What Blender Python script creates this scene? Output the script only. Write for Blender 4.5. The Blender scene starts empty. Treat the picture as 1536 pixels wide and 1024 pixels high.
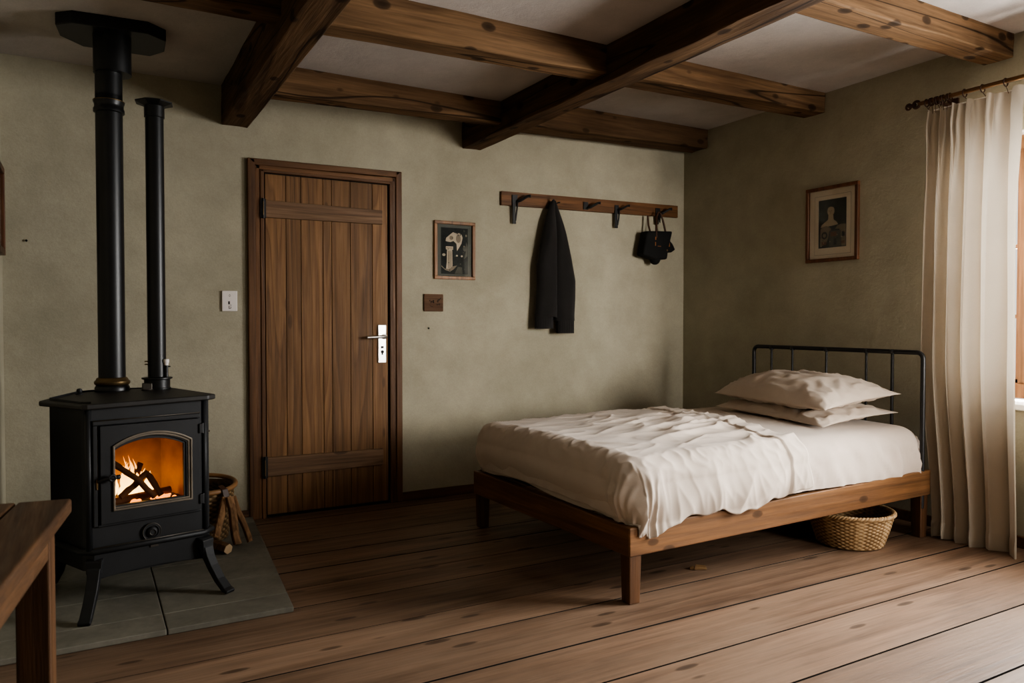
import bpy, bmesh, math, random
from math import sin, cos, pi, radians, hypot
from mathutils import Vector, Matrix, noise
random.seed(11)
COL = bpy.context.scene.collection
YB, XR, XL = 4.575, 4.16, -0.366          # back wall, right wall, left wall planes


def sm(a, b, x):
    t = max(0.0, min(1.0, (x - a) / (b - a)))
    return t * t * (3 - 2 * t)


# ------------------------------------------------------------------ materials
class NT:
    def __init__(s, name):
        s.m = bpy.data.materials.new(name); s.m.use_nodes = True
        s.t = s.m.node_tree; s.t.nodes.clear()
        s.out = s.n('ShaderNodeOutputMaterial')
        s.b = s.n('ShaderNodeBsdfPrincipled'); s.l(s.b.outputs[0], s.out.inputs[0])

    def n(s, typ, **k):
        o = s.t.nodes.new(typ)
        for a, v in k.items(): setattr(o, a, v)
        return o

    def l(s, a, b): s.t.links.new(a, b)

    def val(s, node, key, v):
        if hasattr(v, 'is_output') or isinstance(v, bpy.types.NodeSocket): s.l(v, node.inputs[key])
        else: node.inputs[key].default_value = v

    def coord(s, kind='Object', scale=(1, 1, 1), rnd=0.0):
        tc = s.n('ShaderNodeTexCoord'); mp = s.n('ShaderNodeMapping')
        mp.inputs['Scale'].default_value = scale
        s.l(tc.outputs[kind], mp.inputs[0])
        if rnd:
            at = s.n('ShaderNodeAttribute', attribute_name='rnd')
            v = s.n('ShaderNodeVectorMath', operation='MULTIPLY_ADD')
            s.l(at.outputs['Fac'], v.inputs[0]); v.inputs[1].default_value = (rnd, rnd * 1.7, rnd * .6)
            s.l(mp.outputs[0], v.inputs[2]); return v.outputs[0]
        return mp.outputs[0]

    def noise(s, vec, scale=5, detail=4, rough=.55, dist=0.0):
        o = s.n('ShaderNodeTexNoise'); s.l(vec, o.inputs['Vector'])
        o.inputs['Scale'].default_value = scale; o.inputs['Detail'].default_value = detail
        o.inputs['Roughness'].default_value = rough; o.inputs['Distortion'].default_value = dist
        return o.outputs['Fac']

    def ramp(s, fac, pts):
        o = s.n('ShaderNodeValToRGB'); s.l(fac, o.inputs[0]); e = o.color_ramp.elements
        while len(e) < len(pts): e.new(.5)
        for k, (p, c) in zip(e, pts):
            k.position = p; k.color = (*c, 1) if isinstance(c, (tuple, list)) else (c, c, c, 1)
        return o.outputs[0]

    def mix(s, fac, a, b, mode='MIX'):
        o = s.n('ShaderNodeMix', data_type='RGBA', blend_type=mode)
        s.val(o, 0, fac)
        for i, v in ((6, a), (7, b)):
            if isinstance(v, bpy.types.NodeSocket): s.l(v, o.inputs[i])
            else: o.inputs[i].default_value = (*v, 1) if isinstance(v, (tuple, list)) else (v, v, v, 1)
        return o.outputs[2]

    def math(s, op, a, b=0.0):
        o = s.n('ShaderNodeMath', operation=op); s.val(o, 0, a); s.val(o, 1, b); return o.outputs[0]

    def bump(s, h, strength=.3, dist=.01):
        o = s.n('ShaderNodeBump'); s.l(h, o.inputs['Height'])
        o.inputs['Strength'].default_value = strength; o.inputs['Distance'].default_value = dist
        s.l(o.outputs[0], s.b.inputs['Normal'])

    def col(s, c):
        if isinstance(c, bpy.types.NodeSocket): s.l(c, s.b.inputs['Base Color'])
        else: s.b.inputs['Base Color'].default_value = (*c, 1)

    def rough(s, r):
        s.val(s.b, 'Roughness', r)

    def spec(s, v): s.b.inputs['Specular IOR Level'].default_value = v


def plain(name, c, rough=.6, metal=0.0, var=.12, spec=.5):
    k = NT(name); f = k.noise(k.coord(), 9, 4)
    k.col(k.ramp(f, [(.3, tuple(x * (1 - var) for x in c)), (.7, tuple(min(1, x * (1 + var)) for x in c))]))
    k.rough(rough); k.b.inputs['Metallic'].default_value = metal; k.spec(spec)
    return k.m


def emit(name, c, strength):
    k = NT(name); k.col((0, 0, 0)); k.b.inputs['Emission Color'].default_value = (*c, 1)
    k.b.inputs['Emission Strength'].default_value = strength
    return k.m


def wood(name, dark, light, axis=0, rings=9.0, knots=.6, rough=.55, stain=.5, cross=5.0, along=.45, spec=.3, bump=.25, worn=None, crack=0.0, con=.3, fmin=.5, ks=(2.2, 7.5), kr=1.0):
    """flat-sawn softwood: contour lines of a noise stretched along the grain, fibres, stains and knots"""
    k = NT(name)
    def sc(a, c): v = [c, c, c]; v[axis] = a; return tuple(v)
    base = k.coord('Object', sc(along, cross), 7.3)
    n1 = k.noise(base, 1.0, 2, .4, .15)
    r = k.math('FRACT', k.math('MULTIPLY', n1, rings))
    ring = k.ramp(r, [(0, con), (.5, .88), (.84, 1.0), (1.0, con * .7)])
    fib = k.noise(k.coord('Object', sc(4, 85), 3.1), 1.0, 3, .6)
    fibr = k.ramp(fib, [(.3, fmin), (.7, 1.08)])
    st = k.noise(k.coord('Object', sc(1.3, 4.5), 2.7), 1.0, 5, .6)
    stn = k.ramp(st, [(.3, 0.0), (.72, 1.0)])
    at = k.n('ShaderNodeAttribute', attribute_name='rnd')
    c = k.mix(ring, dark, light)
    c = k.mix(k.math('MULTIPLY', stn, stain), c, tuple(x * .55 for x in dark))
    c = k.mix(.55, c, fibr, 'MULTIPLY')
    md = k.noise(k.coord('Object', sc(.9, 34), 4.3), 1.0, 4, .7, .25)
    c = k.mix(.75, c, k.ramp(md, [(.34, .55), (.5, .95), (.66, 1.15)]), 'MULTIPLY')
    tone = k.ramp(at.outputs['Fac'], [(0, .72), (1, 1.12)])
    c = k.mix(.8, c, tone, 'MULTIPLY')
    if worn:
        w = k.noise(k.coord('Object', sc(.8, 2.2), 1.3), 1.6, 4, .6)
        c = k.mix(k.math('MULTIPLY', k.ramp(w, [(.42, 0.0), (.68, 1.0)]), .6), c, worn)
    ck = k.noise(k.coord('Object', sc(.45, 5.0), 9.1), 1.0, 1, .4, .1)
    ckr = k.ramp(k.math('ABSOLUTE', k.math('SUBTRACT', ck, .5)), [(.004, 1.0), (.010, 0.0)])
    c = k.mix(k.math('MULTIPLY', ckr, crack), c, tuple(x * .18 for x in dark))
    if knots:
        v = k.n('ShaderNodeTexVoronoi', feature='F1'); k.l(k.coord('Object', sc(*ks), 5.9), v.inputs['Vector'])
        v.inputs['Scale'].default_value = 1.0
        kn = k.ramp(v.outputs['Distance'], [(.04 * kr, 1.0), (.09 * kr, .8), (.115 * kr, 0.0)])
        c = k.mix(k.math('MULTIPLY', kn, knots), c, tuple(x * .3 for x in dark))
    k.col(c); k.rough(k.ramp(fib, [(.3, min(1, rough + .12)), (.7, rough - .05)])); k.spec(spec)
    k.bump(k.math('ADD', k.math('MULTIPLY', ring, .5), fib), bump, .004)
    return k.m


def plaster(name, c1, c2, rough=.92, big=1.1):
    k = NT(name); co = k.coord()
    a = k.noise(co, big, 5, .6, .4); b = k.noise(co, 5.5, 6, .65); f = k.noise(co, 140, 3, .6)
    c = k.mix(k.ramp(a, [(.32, 0.0), (.68, 1.0)]), c1, c2)
    c = k.mix(.55, c, k.ramp(b, [(.25, .78), (.7, 1.06)]), 'MULTIPLY')
    c = k.mix(.5, c, k.ramp(f, [(.3, .84), (.7, 1.06)]), 'MULTIPLY')
    k.col(c); k.rough(rough); k.spec(.15)
    h = k.math('ADD', k.math('MULTIPLY', b, 1.0), k.math('MULTIPLY', f, .12))
    k.bump(h, .55, .012)
    return k.m


def cloth(name, c, transl=0.0, weave=900, rough=.9, bumpd=.0012, var=.06, sheen=.1):
    k = NT(name); co = k.coord()
    f = k.noise(co, 3.0, 4, .6); w = k.n('ShaderNodeTexWave', wave_type='BANDS', bands_direction='Z')
    w2 = k.n('ShaderNodeTexWave', wave_type='BANDS', bands_direction='DIAGONAL')
    for q in (w, w2):
        k.l(co, q.inputs['Vector']); q.inputs['Scale'].default_value = weave / 6.0; q.inputs['Distortion'].default_value = 1.5
    fn = k.noise(co, 420, 2, .6)
    c0 = k.ramp(f, [(.3, tuple(x * (1 - var) for x in c)), (.7, tuple(min(1, x * (1 + var)) for x in c))])
    c0 = k.mix(.35, c0, k.ramp(fn, [(.3, .8), (.7, 1.05)]), 'MULTIPLY')
    k.col(c0); k.rough(rough); k.spec(.15)
    k.b.inputs['Sheen Weight'].default_value = sheen
    k.bump(k.math('ADD', w.outputs['Fac'], fn), .15, bumpd)
    if transl:
        tr = k.n('ShaderNodeBsdfTranslucent'); k.l(c0, tr.inputs['Color'])
        mx = k.n('ShaderNodeMixShader'); mx.inputs[0].default_value = transl
        k.l(k.b.outputs[0], mx.inputs[1]); k.l(tr.outputs[0], mx.inputs[2]); k.l(mx.outputs[0], k.out.inputs[0])
    return k.m


def glass(name, tint=(1, 1, 1), gloss=.08, rough=.02):
    k = NT(name); t = k.n('ShaderNodeBsdfTransparent'); t.inputs[0].default_value = (*tint, 1)
    g = k.n('ShaderNodeBsdfGlossy'); g.inputs['Roughness'].default_value = rough
    fr = k.n('ShaderNodeFresnel'); fr.inputs[0].default_value = 1.45
    f = k.math('ADD', k.math('MULTIPLY', fr.outputs[0], .4), gloss * .1)
    mx = k.n('ShaderNodeMixShader'); k.l(f, mx.inputs[0]); k.l(t.outputs[0], mx.inputs[1]); k.l(g.outputs[0], mx.inputs[2])
    k.l(mx.outputs[0], k.out.inputs[0])
    return k.m


M = {}
M['plaster'] = plaster('sage_plaster', (.345, .316, .236), (.445, .410, .312))
M['ceiling'] = plaster('ceiling_plaster', (.43, .39, .355), (.53, .485, .445), big=.8)
M['floor'] = wood('floor_pine', (.140, .083, .051), (.262, .166, .107), 0, 6.5, .8, .5, .32, 3.4, .28, .3, .3, worn=(.27, .185, .125), con=.25, fmin=.74, ks=(2.6, 9.5), kr=1.3)
M['beam'] = wood('beam_oak', (.088, .048, .023), (.205, .120, .060), 0, 5.0, .95, .75, .45, 4.0, .5, .15, .6, None, .85, ks=(5.5, 9.5), kr=2.1)
M['beamY'] = wood('beam_oak_long', (.072, .039, .019), (.170, .098, .049), 1, 5.0, .95, .75, .45, 4.0, .5, .15, .6, None, .85, ks=(5.5, 9.5), kr=2.1)
M['door'] = wood('door_pine', (.120, .058, .025), (.280, .148, .062), 2, 11.0, .5, .55, .3, 6.5, .35, .3, .3, con=.42, fmin=.62)
M['doorX'] = wood('door_batten_pine', (.160, .090, .050), (.300, .180, .102), 0, 8.0, .8, .6, .35, 6.0, .5, .3, .3)
M['frame'] = wood('door_frame_wood', (.105, .046, .017), (.225, .105, .040), 2, 6.0, .3, .5, .6, 6.0, .4, .35, .3)
M['frameX'] = wood('door_frame_wood_head', (.105, .046, .017), (.225, .105, .040), 0, 6.0, .3, .5, .6, 6.0, .4, .35, .3)
M['bedX'] = wood('bed_rail_wood', (.125, .056, .022), (.29, .142, .060), 0, 5.0, .8, .45, .5, 6.0, .4, .4, .25, ks=(5, 10), kr=1.7)
M['bedY'] = wood('bed_foot_wood', (.105, .045, .018), (.235, .110, .045), 1, 5.0, .7, .45, .5, 6.0, .4, .4, .25)
M['bedZ'] = wood('bed_leg_wood', (.080, .035, .015), (.175, .082, .036), 2, 5.0, .3, .45, .5, 6.0, .4, .4, .25)
M['tableY'] = wood('table_wood', (.062, .030, .014), (.155, .080, .038), 1, 6.0, .5, .45, .5, 5.0, .4, .4, .3)
M['tableZ'] = wood('table_leg_wood', (.075, .034, .015), (.160, .080, .036), 2, 6.0, .4, .5, .5, 5.0, .4, .35, .3)
M['rack'] = wood('rack_wood', (.095, .042, .016), (.205, .095, .038), 0, 7.0, .5, .5, .4, 6.0, .5, .3, .25)
M['skirt'] = wood('skirting_wood', (.090, .040, .017), (.190, .092, .040), 0, 6.0, .3, .5, .5, 6.0, .5, .3, .25)
M['windowwood'] = wood('window_wood', (.20, .085, .034), (.36, .175, .078), 2, 6.0, .2, .45, .3, 6.0, .4, .4, .2)
M['picframe'] = wood('picture_frame_wood', (.190, .082, .028), (.330, .155, .058), 2, 6.0, .0, .4, .3, 9.0, .8, .4, .2)
M['picframe2'] = wood('picture_frame_mahogany', (.115, .044, .019), (.190, .078, .033), 2, 6.0, .0, .4, .3, 9.0, .8, .4, .2)
M['log'] = wood('split_firewood', (.170, .088, .042), (.40, .225, .11), 2, 6.0, .3, .75, .5, 14.0, 1.5, .2, .6)
M['logend'] = plain('sawn_wood_end', (.50, .36, .22), .8, 0, .18, .2)
M['stone'] = None
M['iron'] = plain('cast_iron', (.0105, .0110, .0120), .55, .0, .25, .42)
M['irontop'] = plain('stove_top_iron', (.015, .0135, .012), .5, .0, .3, .45)
M['ironedge'] = plain('worn_iron_edge', (.075, .066, .055), .45, .6, .35, .5)
M['trim'] = plain('worn_door_trim', (.17, .145, .115), .45, .7, .25, .5)
M['pipe'] = plain('black_flue_enamel', (.0065, .0065, .0068), .40, .0, .2, .42)
M['brass'] = plain('aged_brass', (.17, .115, .055), .42, .85, .25, .5)
M['blackmetal'] = plain('black_bed_metal', (.011, .011, .012), .42, .0, .15, .5)
M['hookiron'] = plain('hook_iron', (.005, .0053, .006), .45, .0, .2, .5)
M['chrome'] = plain('brushed_nickel', (.62, .60, .57), .28, .95, .05, .5)
M['white'] = plain('white_plastic', (.72, .66, .62), .4, 0, .03, .5)
M['black'] = plain('dark_slot', (.012, .011, .010), .8, 0, .1, .2)
M['grey'] = plain('grey_plastic', (.22, .20, .19), .6, 0, .1, .3)
M['plaque'] = wood('plaque_wood', (.145, .078, .045), (.205, .118, .070), 0, 3.0, .0, .7, .3, 6.0, .8, .2, .2)
M['sheet'] = cloth('cream_cotton_sheet', (.61, .52, .44), .0, 900)
M['sheet2'] = cloth('cream_fitted_sheet', (.595, .505, .43), .0, 900)
M['pillow'] = cloth('beige_pillow_cotton', (.54, .455, .375), .0, 900)
M['curtain'] = cloth('linen_curtain', (.47, .41, .33), .14, 700, .95, .001)
M['coat'] = cloth('charcoal_knit', (.023, .021, .020), .0, 500, .95, .003, .15, .15)
M['bag'] = plain('black_canvas', (.010, .010, .0095), .8, 0, .2, .2)
M['leather'] = plain('brown_leather', (.055, .025, .013), .5, 0, .2, .4)
M['orange'] = plain('orange_leather', (.30, .115, .03), .5, 0, .2, .4)
M['rod'] = plain('bronze_rod', (.22, .125, .06), .32, .85, .2, .5)
M['ringwood'] = plain('dark_ring_wood', (.055, .024, .012), .5, 0, .2, .4)
M['mat'] = plain('cream_mat_board', (.70, .62, .50), .9, 0, .03, .2)
M['matgrey'] = plain('grey_green_mat_board', (.10, .105, .09), .9, 0, .08, .2)
M['matline'] = plain('mat_line', (.27, .22, .17), .9, 0, .03, .2)
M['ink'] = plain('print_dark_ink', (.022, .026, .025), .85, 0, .45, .2)
M['ink2'] = plain('print_mid_ink', (.085, .085, .07), .85, 0, .4, .2)
M['paper'] = plain('print_pale_paper', (.46, .39, .29), .9, 0, .15, .2)
M['paper2'] = plain('print_warm_grey', (.215, .18, .135), .9, 0, .2, .2)
M['sepia'] = plain('print_sepia', (.16, .085, .055), .9, 0, .2, .2)
M['glass'] = glass('picture_glass', (1, 1, 1), .05, .03)
M['stoveglass'] = glass('stove_glass', (.97, .93, .88), .05, .06)
M['winglass'] = glass('window_glass', (.98, .99, 1), .05, .01)
M['sillwhite'] = plain('white_sill_paint', (.72, .70, .66), .55, 0, .05, .3)
M['firebrick'] = plain('firebrick', (.36, .20, .10), .9, 0, .3, .1)
M['ash'] = plain('ash', (.16, .12, .09), .95, 0, .4, .1)
M['char'] = plain('charred_wood', (.10, .050, .028), .9, 0, .5, .1)
M['chip'] = plain('wood_chip', (.20, .115, .05), .7, 0, .2, .2)


def stone():
    k = NT('slate_hearth'); co = k.coord()
    a = k.noise(co, 3.2, 6, .65, .5); b = k.noise(co, 26, 5, .7); at = k.n('ShaderNodeAttribute', attribute_name='rnd')
    c = k.mix(k.ramp(a, [(.3, 0.0), (.7, 1.0)]), (.135, .127, .102), (.235, .222, .18))
    c = k.mix(.6, c, k.ramp(b, [(.3, .7), (.7, 1.1)]), 'MULTIPLY')
    c = k.mix(.7, c, k.ramp(at.outputs['Fac'], [(0, .75), (1, 1.15)]), 'MULTIPLY')
    k.col(c); k.rough(.62); k.spec(.35); k.bump(k.math('ADD', a, k.math('MULTIPLY', b, .4)), .4, .006)
    return k.m


M['stone'] = stone()


def wicker(name, dark, light, stripes=True):
    k = NT(name); at = k.n('ShaderNodeAttribute', attribute_name='rnd')
    f = k.noise(k.coord(), 30, 4, .6)
    c = k.ramp(at.outputs['Fac'], [(0, tuple(x * .55 for x in dark)), (.45, dark), (1, light)])
    c = k.mix(.6, c, k.ramp(f, [(.3, .65), (.7, 1.1)]), 'MULTIPLY')
    k.col(c); k.rough(.65); k.spec(.25); k.bump(f, .2, .002)
    return k.m


M['wicker'] = wicker('woven_willow', (.235, .135, .06), (.50, .345, .185))
M['wickerdark'] = wicker('dark_willow', (.14, .085, .04), (.30, .20, .10))
M['cane'] = plain('bent_cane', (.26, .135, .055), .5, 0, .25, .4)


def flame_mat():
    k = NT('flame'); co = k.n('ShaderNodeTexCoord')
    sep = k.n('ShaderNodeSeparateXYZ'); k.l(co.outputs['Generated'], sep.inputs[0])
    c = k.ramp(sep.outputs['Z'], [(0, (1, .72, .26)), (.4, (1, .60, .17)), (.8, (1, .42, .08)), (1, (1, .25, .03))])
    e = k.n('ShaderNodeEmission'); k.l(c, e.inputs[0])
    st = k.ramp(sep.outputs['Z'], [(0, 1.0), (.6, .75), (1, .3)])
    k.l(k.math('MULTIPLY', st, 3.6), e.inputs[1])
    t = k.n('ShaderNodeBsdfTransparent'); lw = k.n('ShaderNodeLayerWeight'); lw.inputs[0].default_value = .35
    mx = k.n('ShaderNodeMixShader'); k.l(k.math('MULTIPLY', lw.outputs['Facing'], .9), mx.inputs[0])
    k.l(e.outputs[0], mx.inputs[1]); k.l(t.outputs[0], mx.inputs[2]); k.l(mx.outputs[0], k.out.inputs[0])
    return k.m


M['flame'] = flame_mat()
M['ember'] = emit('glowing_embers', (1, .30, .04), 1.7)


# ------------------------------------------------------------------ mesh builder
class MB:
    def __init__(s):
        s.bm = bmesh.new(); s.r = s.bm.faces.layers.float.new('rnd'); s.mi = 0

    def _f(s, faces, r=None):
        r = random.random() if r is None else r
        for f in faces: f[s.r] = r; f.material_index = s.mi

    def hexa(s, pts, r=None):
        """8 points: bottom ring of 4 then top ring of 4"""
        v = [s.bm.verts.new(p) for p in pts]
        fs = [s.bm.faces.new([v[i] for i in q]) for q in ((3, 2, 1, 0), (4, 5, 6, 7), (0, 1, 5, 4), (1, 2, 6, 5), (2, 3, 7, 6), (3, 0, 4, 7))]
        s._f(fs, r); return v

    def box(s, a, b, mat=None, r=None):
        (x0, y0, z0), (x1, y1, z1) = a, b
        p = [(x0, y0, z0), (x1, y0, z0), (x1, y1, z0), (x0, y1, z0), (x0, y0, z1), (x1, y0, z1), (x1, y1, z1), (x0, y1, z1)]
        if mat is not None: p = [mat @ Vector(q) for q in p]
        return s.hexa(p, r)

    def prism(s, poly, z0, z1, mat=None, r=None):
        """poly: ccw xy outline; z0/z1 number or function(x, y)"""
        g = lambda z, x, y: z(x, y) if callable(z) else z
        lo = [Vector((x, y, g(z0, x, y))) for x, y in poly]; hi = [Vector((x, y, g(z1, x, y))) for x, y in poly]
        if mat is not None: lo = [mat @ p for p in lo]; hi = [mat @ p for p in hi]
        a = [s.bm.verts.new(p) for p in lo]; b = [s.bm.verts.new(p) for p in hi]; n = len(a)
        fs = [s.bm.faces.new(a[::-1]), s.bm.faces.new(b)]
        fs += [s.bm.faces.new((a[i], a[(i + 1) % n], b[(i + 1) % n], b[i])) for i in range(n)]
        s._f(fs, r)

    def tube(s, pts, rad, n=12, cap=True, r=None, flat=None):
        """swept round tube; rad number or list; flat=(w,h) gives a rectangular section"""
        pts = [Vector(p) for p in pts]; rings = []
        up = None
        for i, p in enumerate(pts):
            t = (pts[min(i + 1, len(pts) - 1)] - pts[max(i - 1, 0)]).normalized()
            if up is None:
                up = Vector((0, 0, 1)) if abs(t.z) < .9 else Vector((1, 0, 0))
            side = t.cross(up)
            if side.length < 1e-6: side = t.orthogonal()
            side.normalize(); up = side.cross(t).normalized()
            R = rad[i] if isinstance(rad, (list, tuple)) else rad
            rings.append([s.bm.verts.new(p + side * (R * cos(2 * pi * k / n)) + up * (R * sin(2 * pi * k / n))) for k in range(n)])
        fs = []
        for a, b in zip(rings, rings[1:]):
            fs += [s.bm.faces.new((a[k], a[(k + 1) % n], b[(k + 1) % n], b[k])) for k in range(n)]
        if cap: fs += [s.bm.faces.new(rings[0][::-1]), s.bm.faces.new(rings[-1])]
        s._f(fs, r)

    def ribbon(s, pts, dirs, w, th, r=None):
        """rectangular section swept along pts; dirs = width direction per point"""
        rings = []
        for i, p in enumerate(pts):
            p = Vector(p); t = (Vector(pts[min(i + 1, len(pts) - 1)]) - Vector(pts[max(i - 1, 0)])).normalized()
            d = Vector(dirs[i] if isinstance(dirs, list) else dirs).normalized(); q = t.cross(d).normalized()
            W = w[i] if isinstance(w, list) else w; T = th[i] if isinstance(th, list) else th
            rings.append([s.bm.verts.new(p + d * (W / 2 * a) + q * (T / 2 * b)) for a, b in ((-1, -1), (1, -1), (1, 1), (-1, 1))])
        fs = []
        for a, b in zip(rings, rings[1:]):
            fs += [s.bm.faces.new((a[k], a[(k + 1) % 4], b[(k + 1) % 4], b[k])) for k in range(4)]
        fs += [s.bm.faces.new(rings[0][::-1]), s.bm.faces.new(rings[-1])]
        s._f(fs, r)

    def lathe(s, prof, c=(0, 0, 0), n=32, mat=None, r=None, cap=True):
        rings = []
        for R, z in prof:
            ring = []
            for k in range(n):
                p = Vector((c[0] + R * cos(2 * pi * k / n), c[1] + R * sin(2 * pi * k / n), c[2] + z))
                ring.append(s.bm.verts.new(mat @ p if mat is not None else p))
            rings.append(ring)
        fs = []
        for a, b in zip(rings, rings[1:]):
            fs += [s.bm.faces.new((a[k], a[(k + 1) % n], b[(k + 1) % n], b[k])) for k in range(n)]
        if cap: fs += [s.bm.faces.new(rings[0][::-1]), s.bm.faces.new(rings[-1])]
        s._f(fs, r)

    def torus(s, c, R, rad, mat=None, n=40, m=10, r=None):
        rows = []
        for i in range(n):
            a = 2 * pi * i / n; row = []
            for j in range(m):
                b = 2 * pi * j / m
                p = Vector(((R + rad * cos(b)) * cos(a), (R + rad * cos(b)) * sin(a), rad * sin(b)))
                if mat is not None: p = mat @ p
                row.append(s.bm.verts.new(p + Vector(c)))
            rows.append(row)
        s._f([s.bm.faces.new((rows[i][j], rows[(i + 1) % n][j], rows[(i + 1) % n][(j + 1) % m], rows[i][(j + 1) % m])) for i in range(n) for j in range(m)], r)

    def grid(s, fn, nu, nv, r=None, closeu=False):
        v = [[s.bm.verts.new(fn(i / nu, j / nv)) for j in range(nv + 1)] for i in range(nu if closeu else nu + 1)]
        fs = []
        for i in range(nu):
            a, b = v[i], v[(i + 1) % len(v)]
            for j in range(nv): fs.append(s.bm.faces.new((a[j], b[j], b[j + 1], a[j + 1])))
        s._f(fs, r); return v

    def flatpoly(s, pts3, r=None):
        s._f([s.bm.faces.new([s.bm.verts.new(p) for p in pts3])], r)

    def build(s, name, mats, parent=None, smooth=False, bev=0.0, seg=2, solid=0.0, sub=0, angle=None):
        me = bpy.data.meshes.new(name)
        bmesh.ops.recalc_face_normals(s.bm, faces=s.bm.faces) if not getattr(s, 'keep', False) else None
        s.bm.to_mesh(me); s.bm.free()
        for m in (mats if isinstance(mats, (list, tuple)) else [mats]): me.materials.append(m)
        o = bpy.data.objects.new(name, me); COL.objects.link(o)
        if smooth:
            for p in me.polygons: p.use_smooth = True
            if angle is not None: me.set_sharp_from_angle(angle=radians(angle))
        if parent is not None:
            o.parent = parent; o.location = -Vector(parent['_org']) if '_org' in parent else (0, 0, 0)
        if solid:
            q = o.modifiers.new('solid', 'SOLIDIFY'); q.thickness = solid; q.offset = 0
        if bev:
            q = o.modifiers.new('bevel', 'BEVEL'); q.width = bev; q.segments = seg; q.limit_method = 'ANGLE'; q.angle_limit = radians(35)
        if sub:
            q = o.modifiers.new('sub', 'SUBSURF'); q.levels = sub; q.render_levels = sub
        return o


def tag(o, label, cat, group=None, kind=None):
    o['label'] = label; o['category'] = cat
    if group: o['group'] = group
    if kind: o['kind'] = kind
    return o


def thing(name, loc, label, cat, group=None, kind=None):
    o = bpy.data.objects.new(name, None); COL.objects.link(o); o.location = loc
    o.empty_display_size = .05; o['_org'] = list(loc)
    return tag(o, label, cat, group, kind)


def struct(mb, name, mats, label=None, parent=None, **k):
    o = mb.build(name, mats, parent, **k)
    if parent is None: o['kind'] = 'structure'
    if label: o['label'] = label
    return o


def rotz(a, c=(0, 0, 0)): return Matrix.Translation(c) @ Matrix.Rotation(a, 4, 'Z')


# ------------------------------------------------------------------ the setting
# floor: wide boards running along the back wall, seams where the photograph has them
mb = MB(); mb.box((-1.6, -2.0, -.06), (XR + .3, YB, -.014), r=.5)
mb.mi = 1; mb.bm.faces.ensure_lookup_table()
seams = [-2.0, -1.72, -1.43, -1.14, -.85, -.56, -.28, .0, .29, .58, .86, 1.04, 1.335, 1.63, 1.928, 2.208, 2.495, 2.725, 3.05, 3.28, 3.508, 3.74, 3.965, 4.21, 4.43, YB]
gaps = {2.725: .0016, 3.28: .0016, 4.21: .0018}
for a, b in zip(seams, seams[1:]):
    ga, gb = gaps.get(a, .0042), gaps.get(b, .0042)
    joint = random.choice((None, None, random.uniform(.5, 3.5)))
    xs = [-1.6, XR + .02] if joint is None or a > 1.9 else [-1.6, joint, XR + .02]
    for x0, x1 in zip(xs, xs[1:]): mb.box((x0 + .001, a + ga, -.02), (x1 - .001, b - gb, random.uniform(-.0012, .0)))
mb.bm.normal_update()
for f in mb.bm.faces:
    if abs(f.normal.z) < .5: f.material_index = 0
struct(mb, 'floor', [M['black'], M['floor']], 'wide worn brown pine floorboards')

# back wall
mb = MB(); mb.box((XL - .1, YB, -.05), (XR + .1, YB + .2, 2.9))
struct(mb, 'wall_back', M['plaster'], 'sage grey plaster wall with the door')
# right wall with the window opening
WY0, WY1, WZ0, WZ1 = .55, 2.335, .735, 2.135
mb = MB()
T = .26
mb.box((XR, WY1, -.05), (XR + T, YB + .2, 2.9), r=.5); mb.box((XR, -2.0, -.05), (XR + T, WY0, 2.9), r=.5)
mb.box((XR, WY0, -.05), (XR + T, WY1, WZ0), r=.5); mb.box((XR, WY0, WZ1), (XR + T, WY1, 2.9), r=.5)
struct(mb, 'wall_right', M['plaster'], 'sage grey plaster wall behind the bed')
mb = MB()
mb.box((XL - .15, 3.0, -.05), (XL, YB + .2, 2.9), r=.5); mb.box((-1.75, 3.0, -.05), (XL - .15, 3.15, 2.9), r=.5); mb.box((-1.75, -2.0, -.05), (-1.6, 3.0, 2.9), r=.5)
struct(mb, 'wall_left', M['plaster'], 'plaster wall left of the stove')
mb = MB()
mb.box((-1.75, -2.0, 2.503), (.75, YB + .2, 2.95), r=.2); mb.box((.75, -2.0, 2.493), (2.27, YB + .2, 2.95), r=.5); mb.box((2.27, -2.0, 2.632), (XR + T, YB + .2, 2.95), r=.8)
struct(mb, 'ceiling', M['ceiling'], 'pale grey plaster ceiling between the beams')
mb = MB(); mb.box((-1.75, -2.2, -.05), (XR + T, -2.0, 2.95), r=.5)
struct(mb, 'wall_front', M['plaster'], 'plaster wall opposite the door')
# skirting boards
mb = MB(); mb.box((XL, YB - .018, 0), (.818, YB, .058)); mb.box((1.762, YB - .018, 0), (XR, YB, .058))
struct(mb, 'baseboard_back', M['skirt'], 'low dark wooden skirting board', bev=.003)
mb = MB(); mb.box((XR - .018, -1.5, 0), (XR, YB - .018, .06))
o = struct(mb, 'baseboard_right', M['skirt'], 'low dark wooden skirting board', bev=.003)


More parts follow.
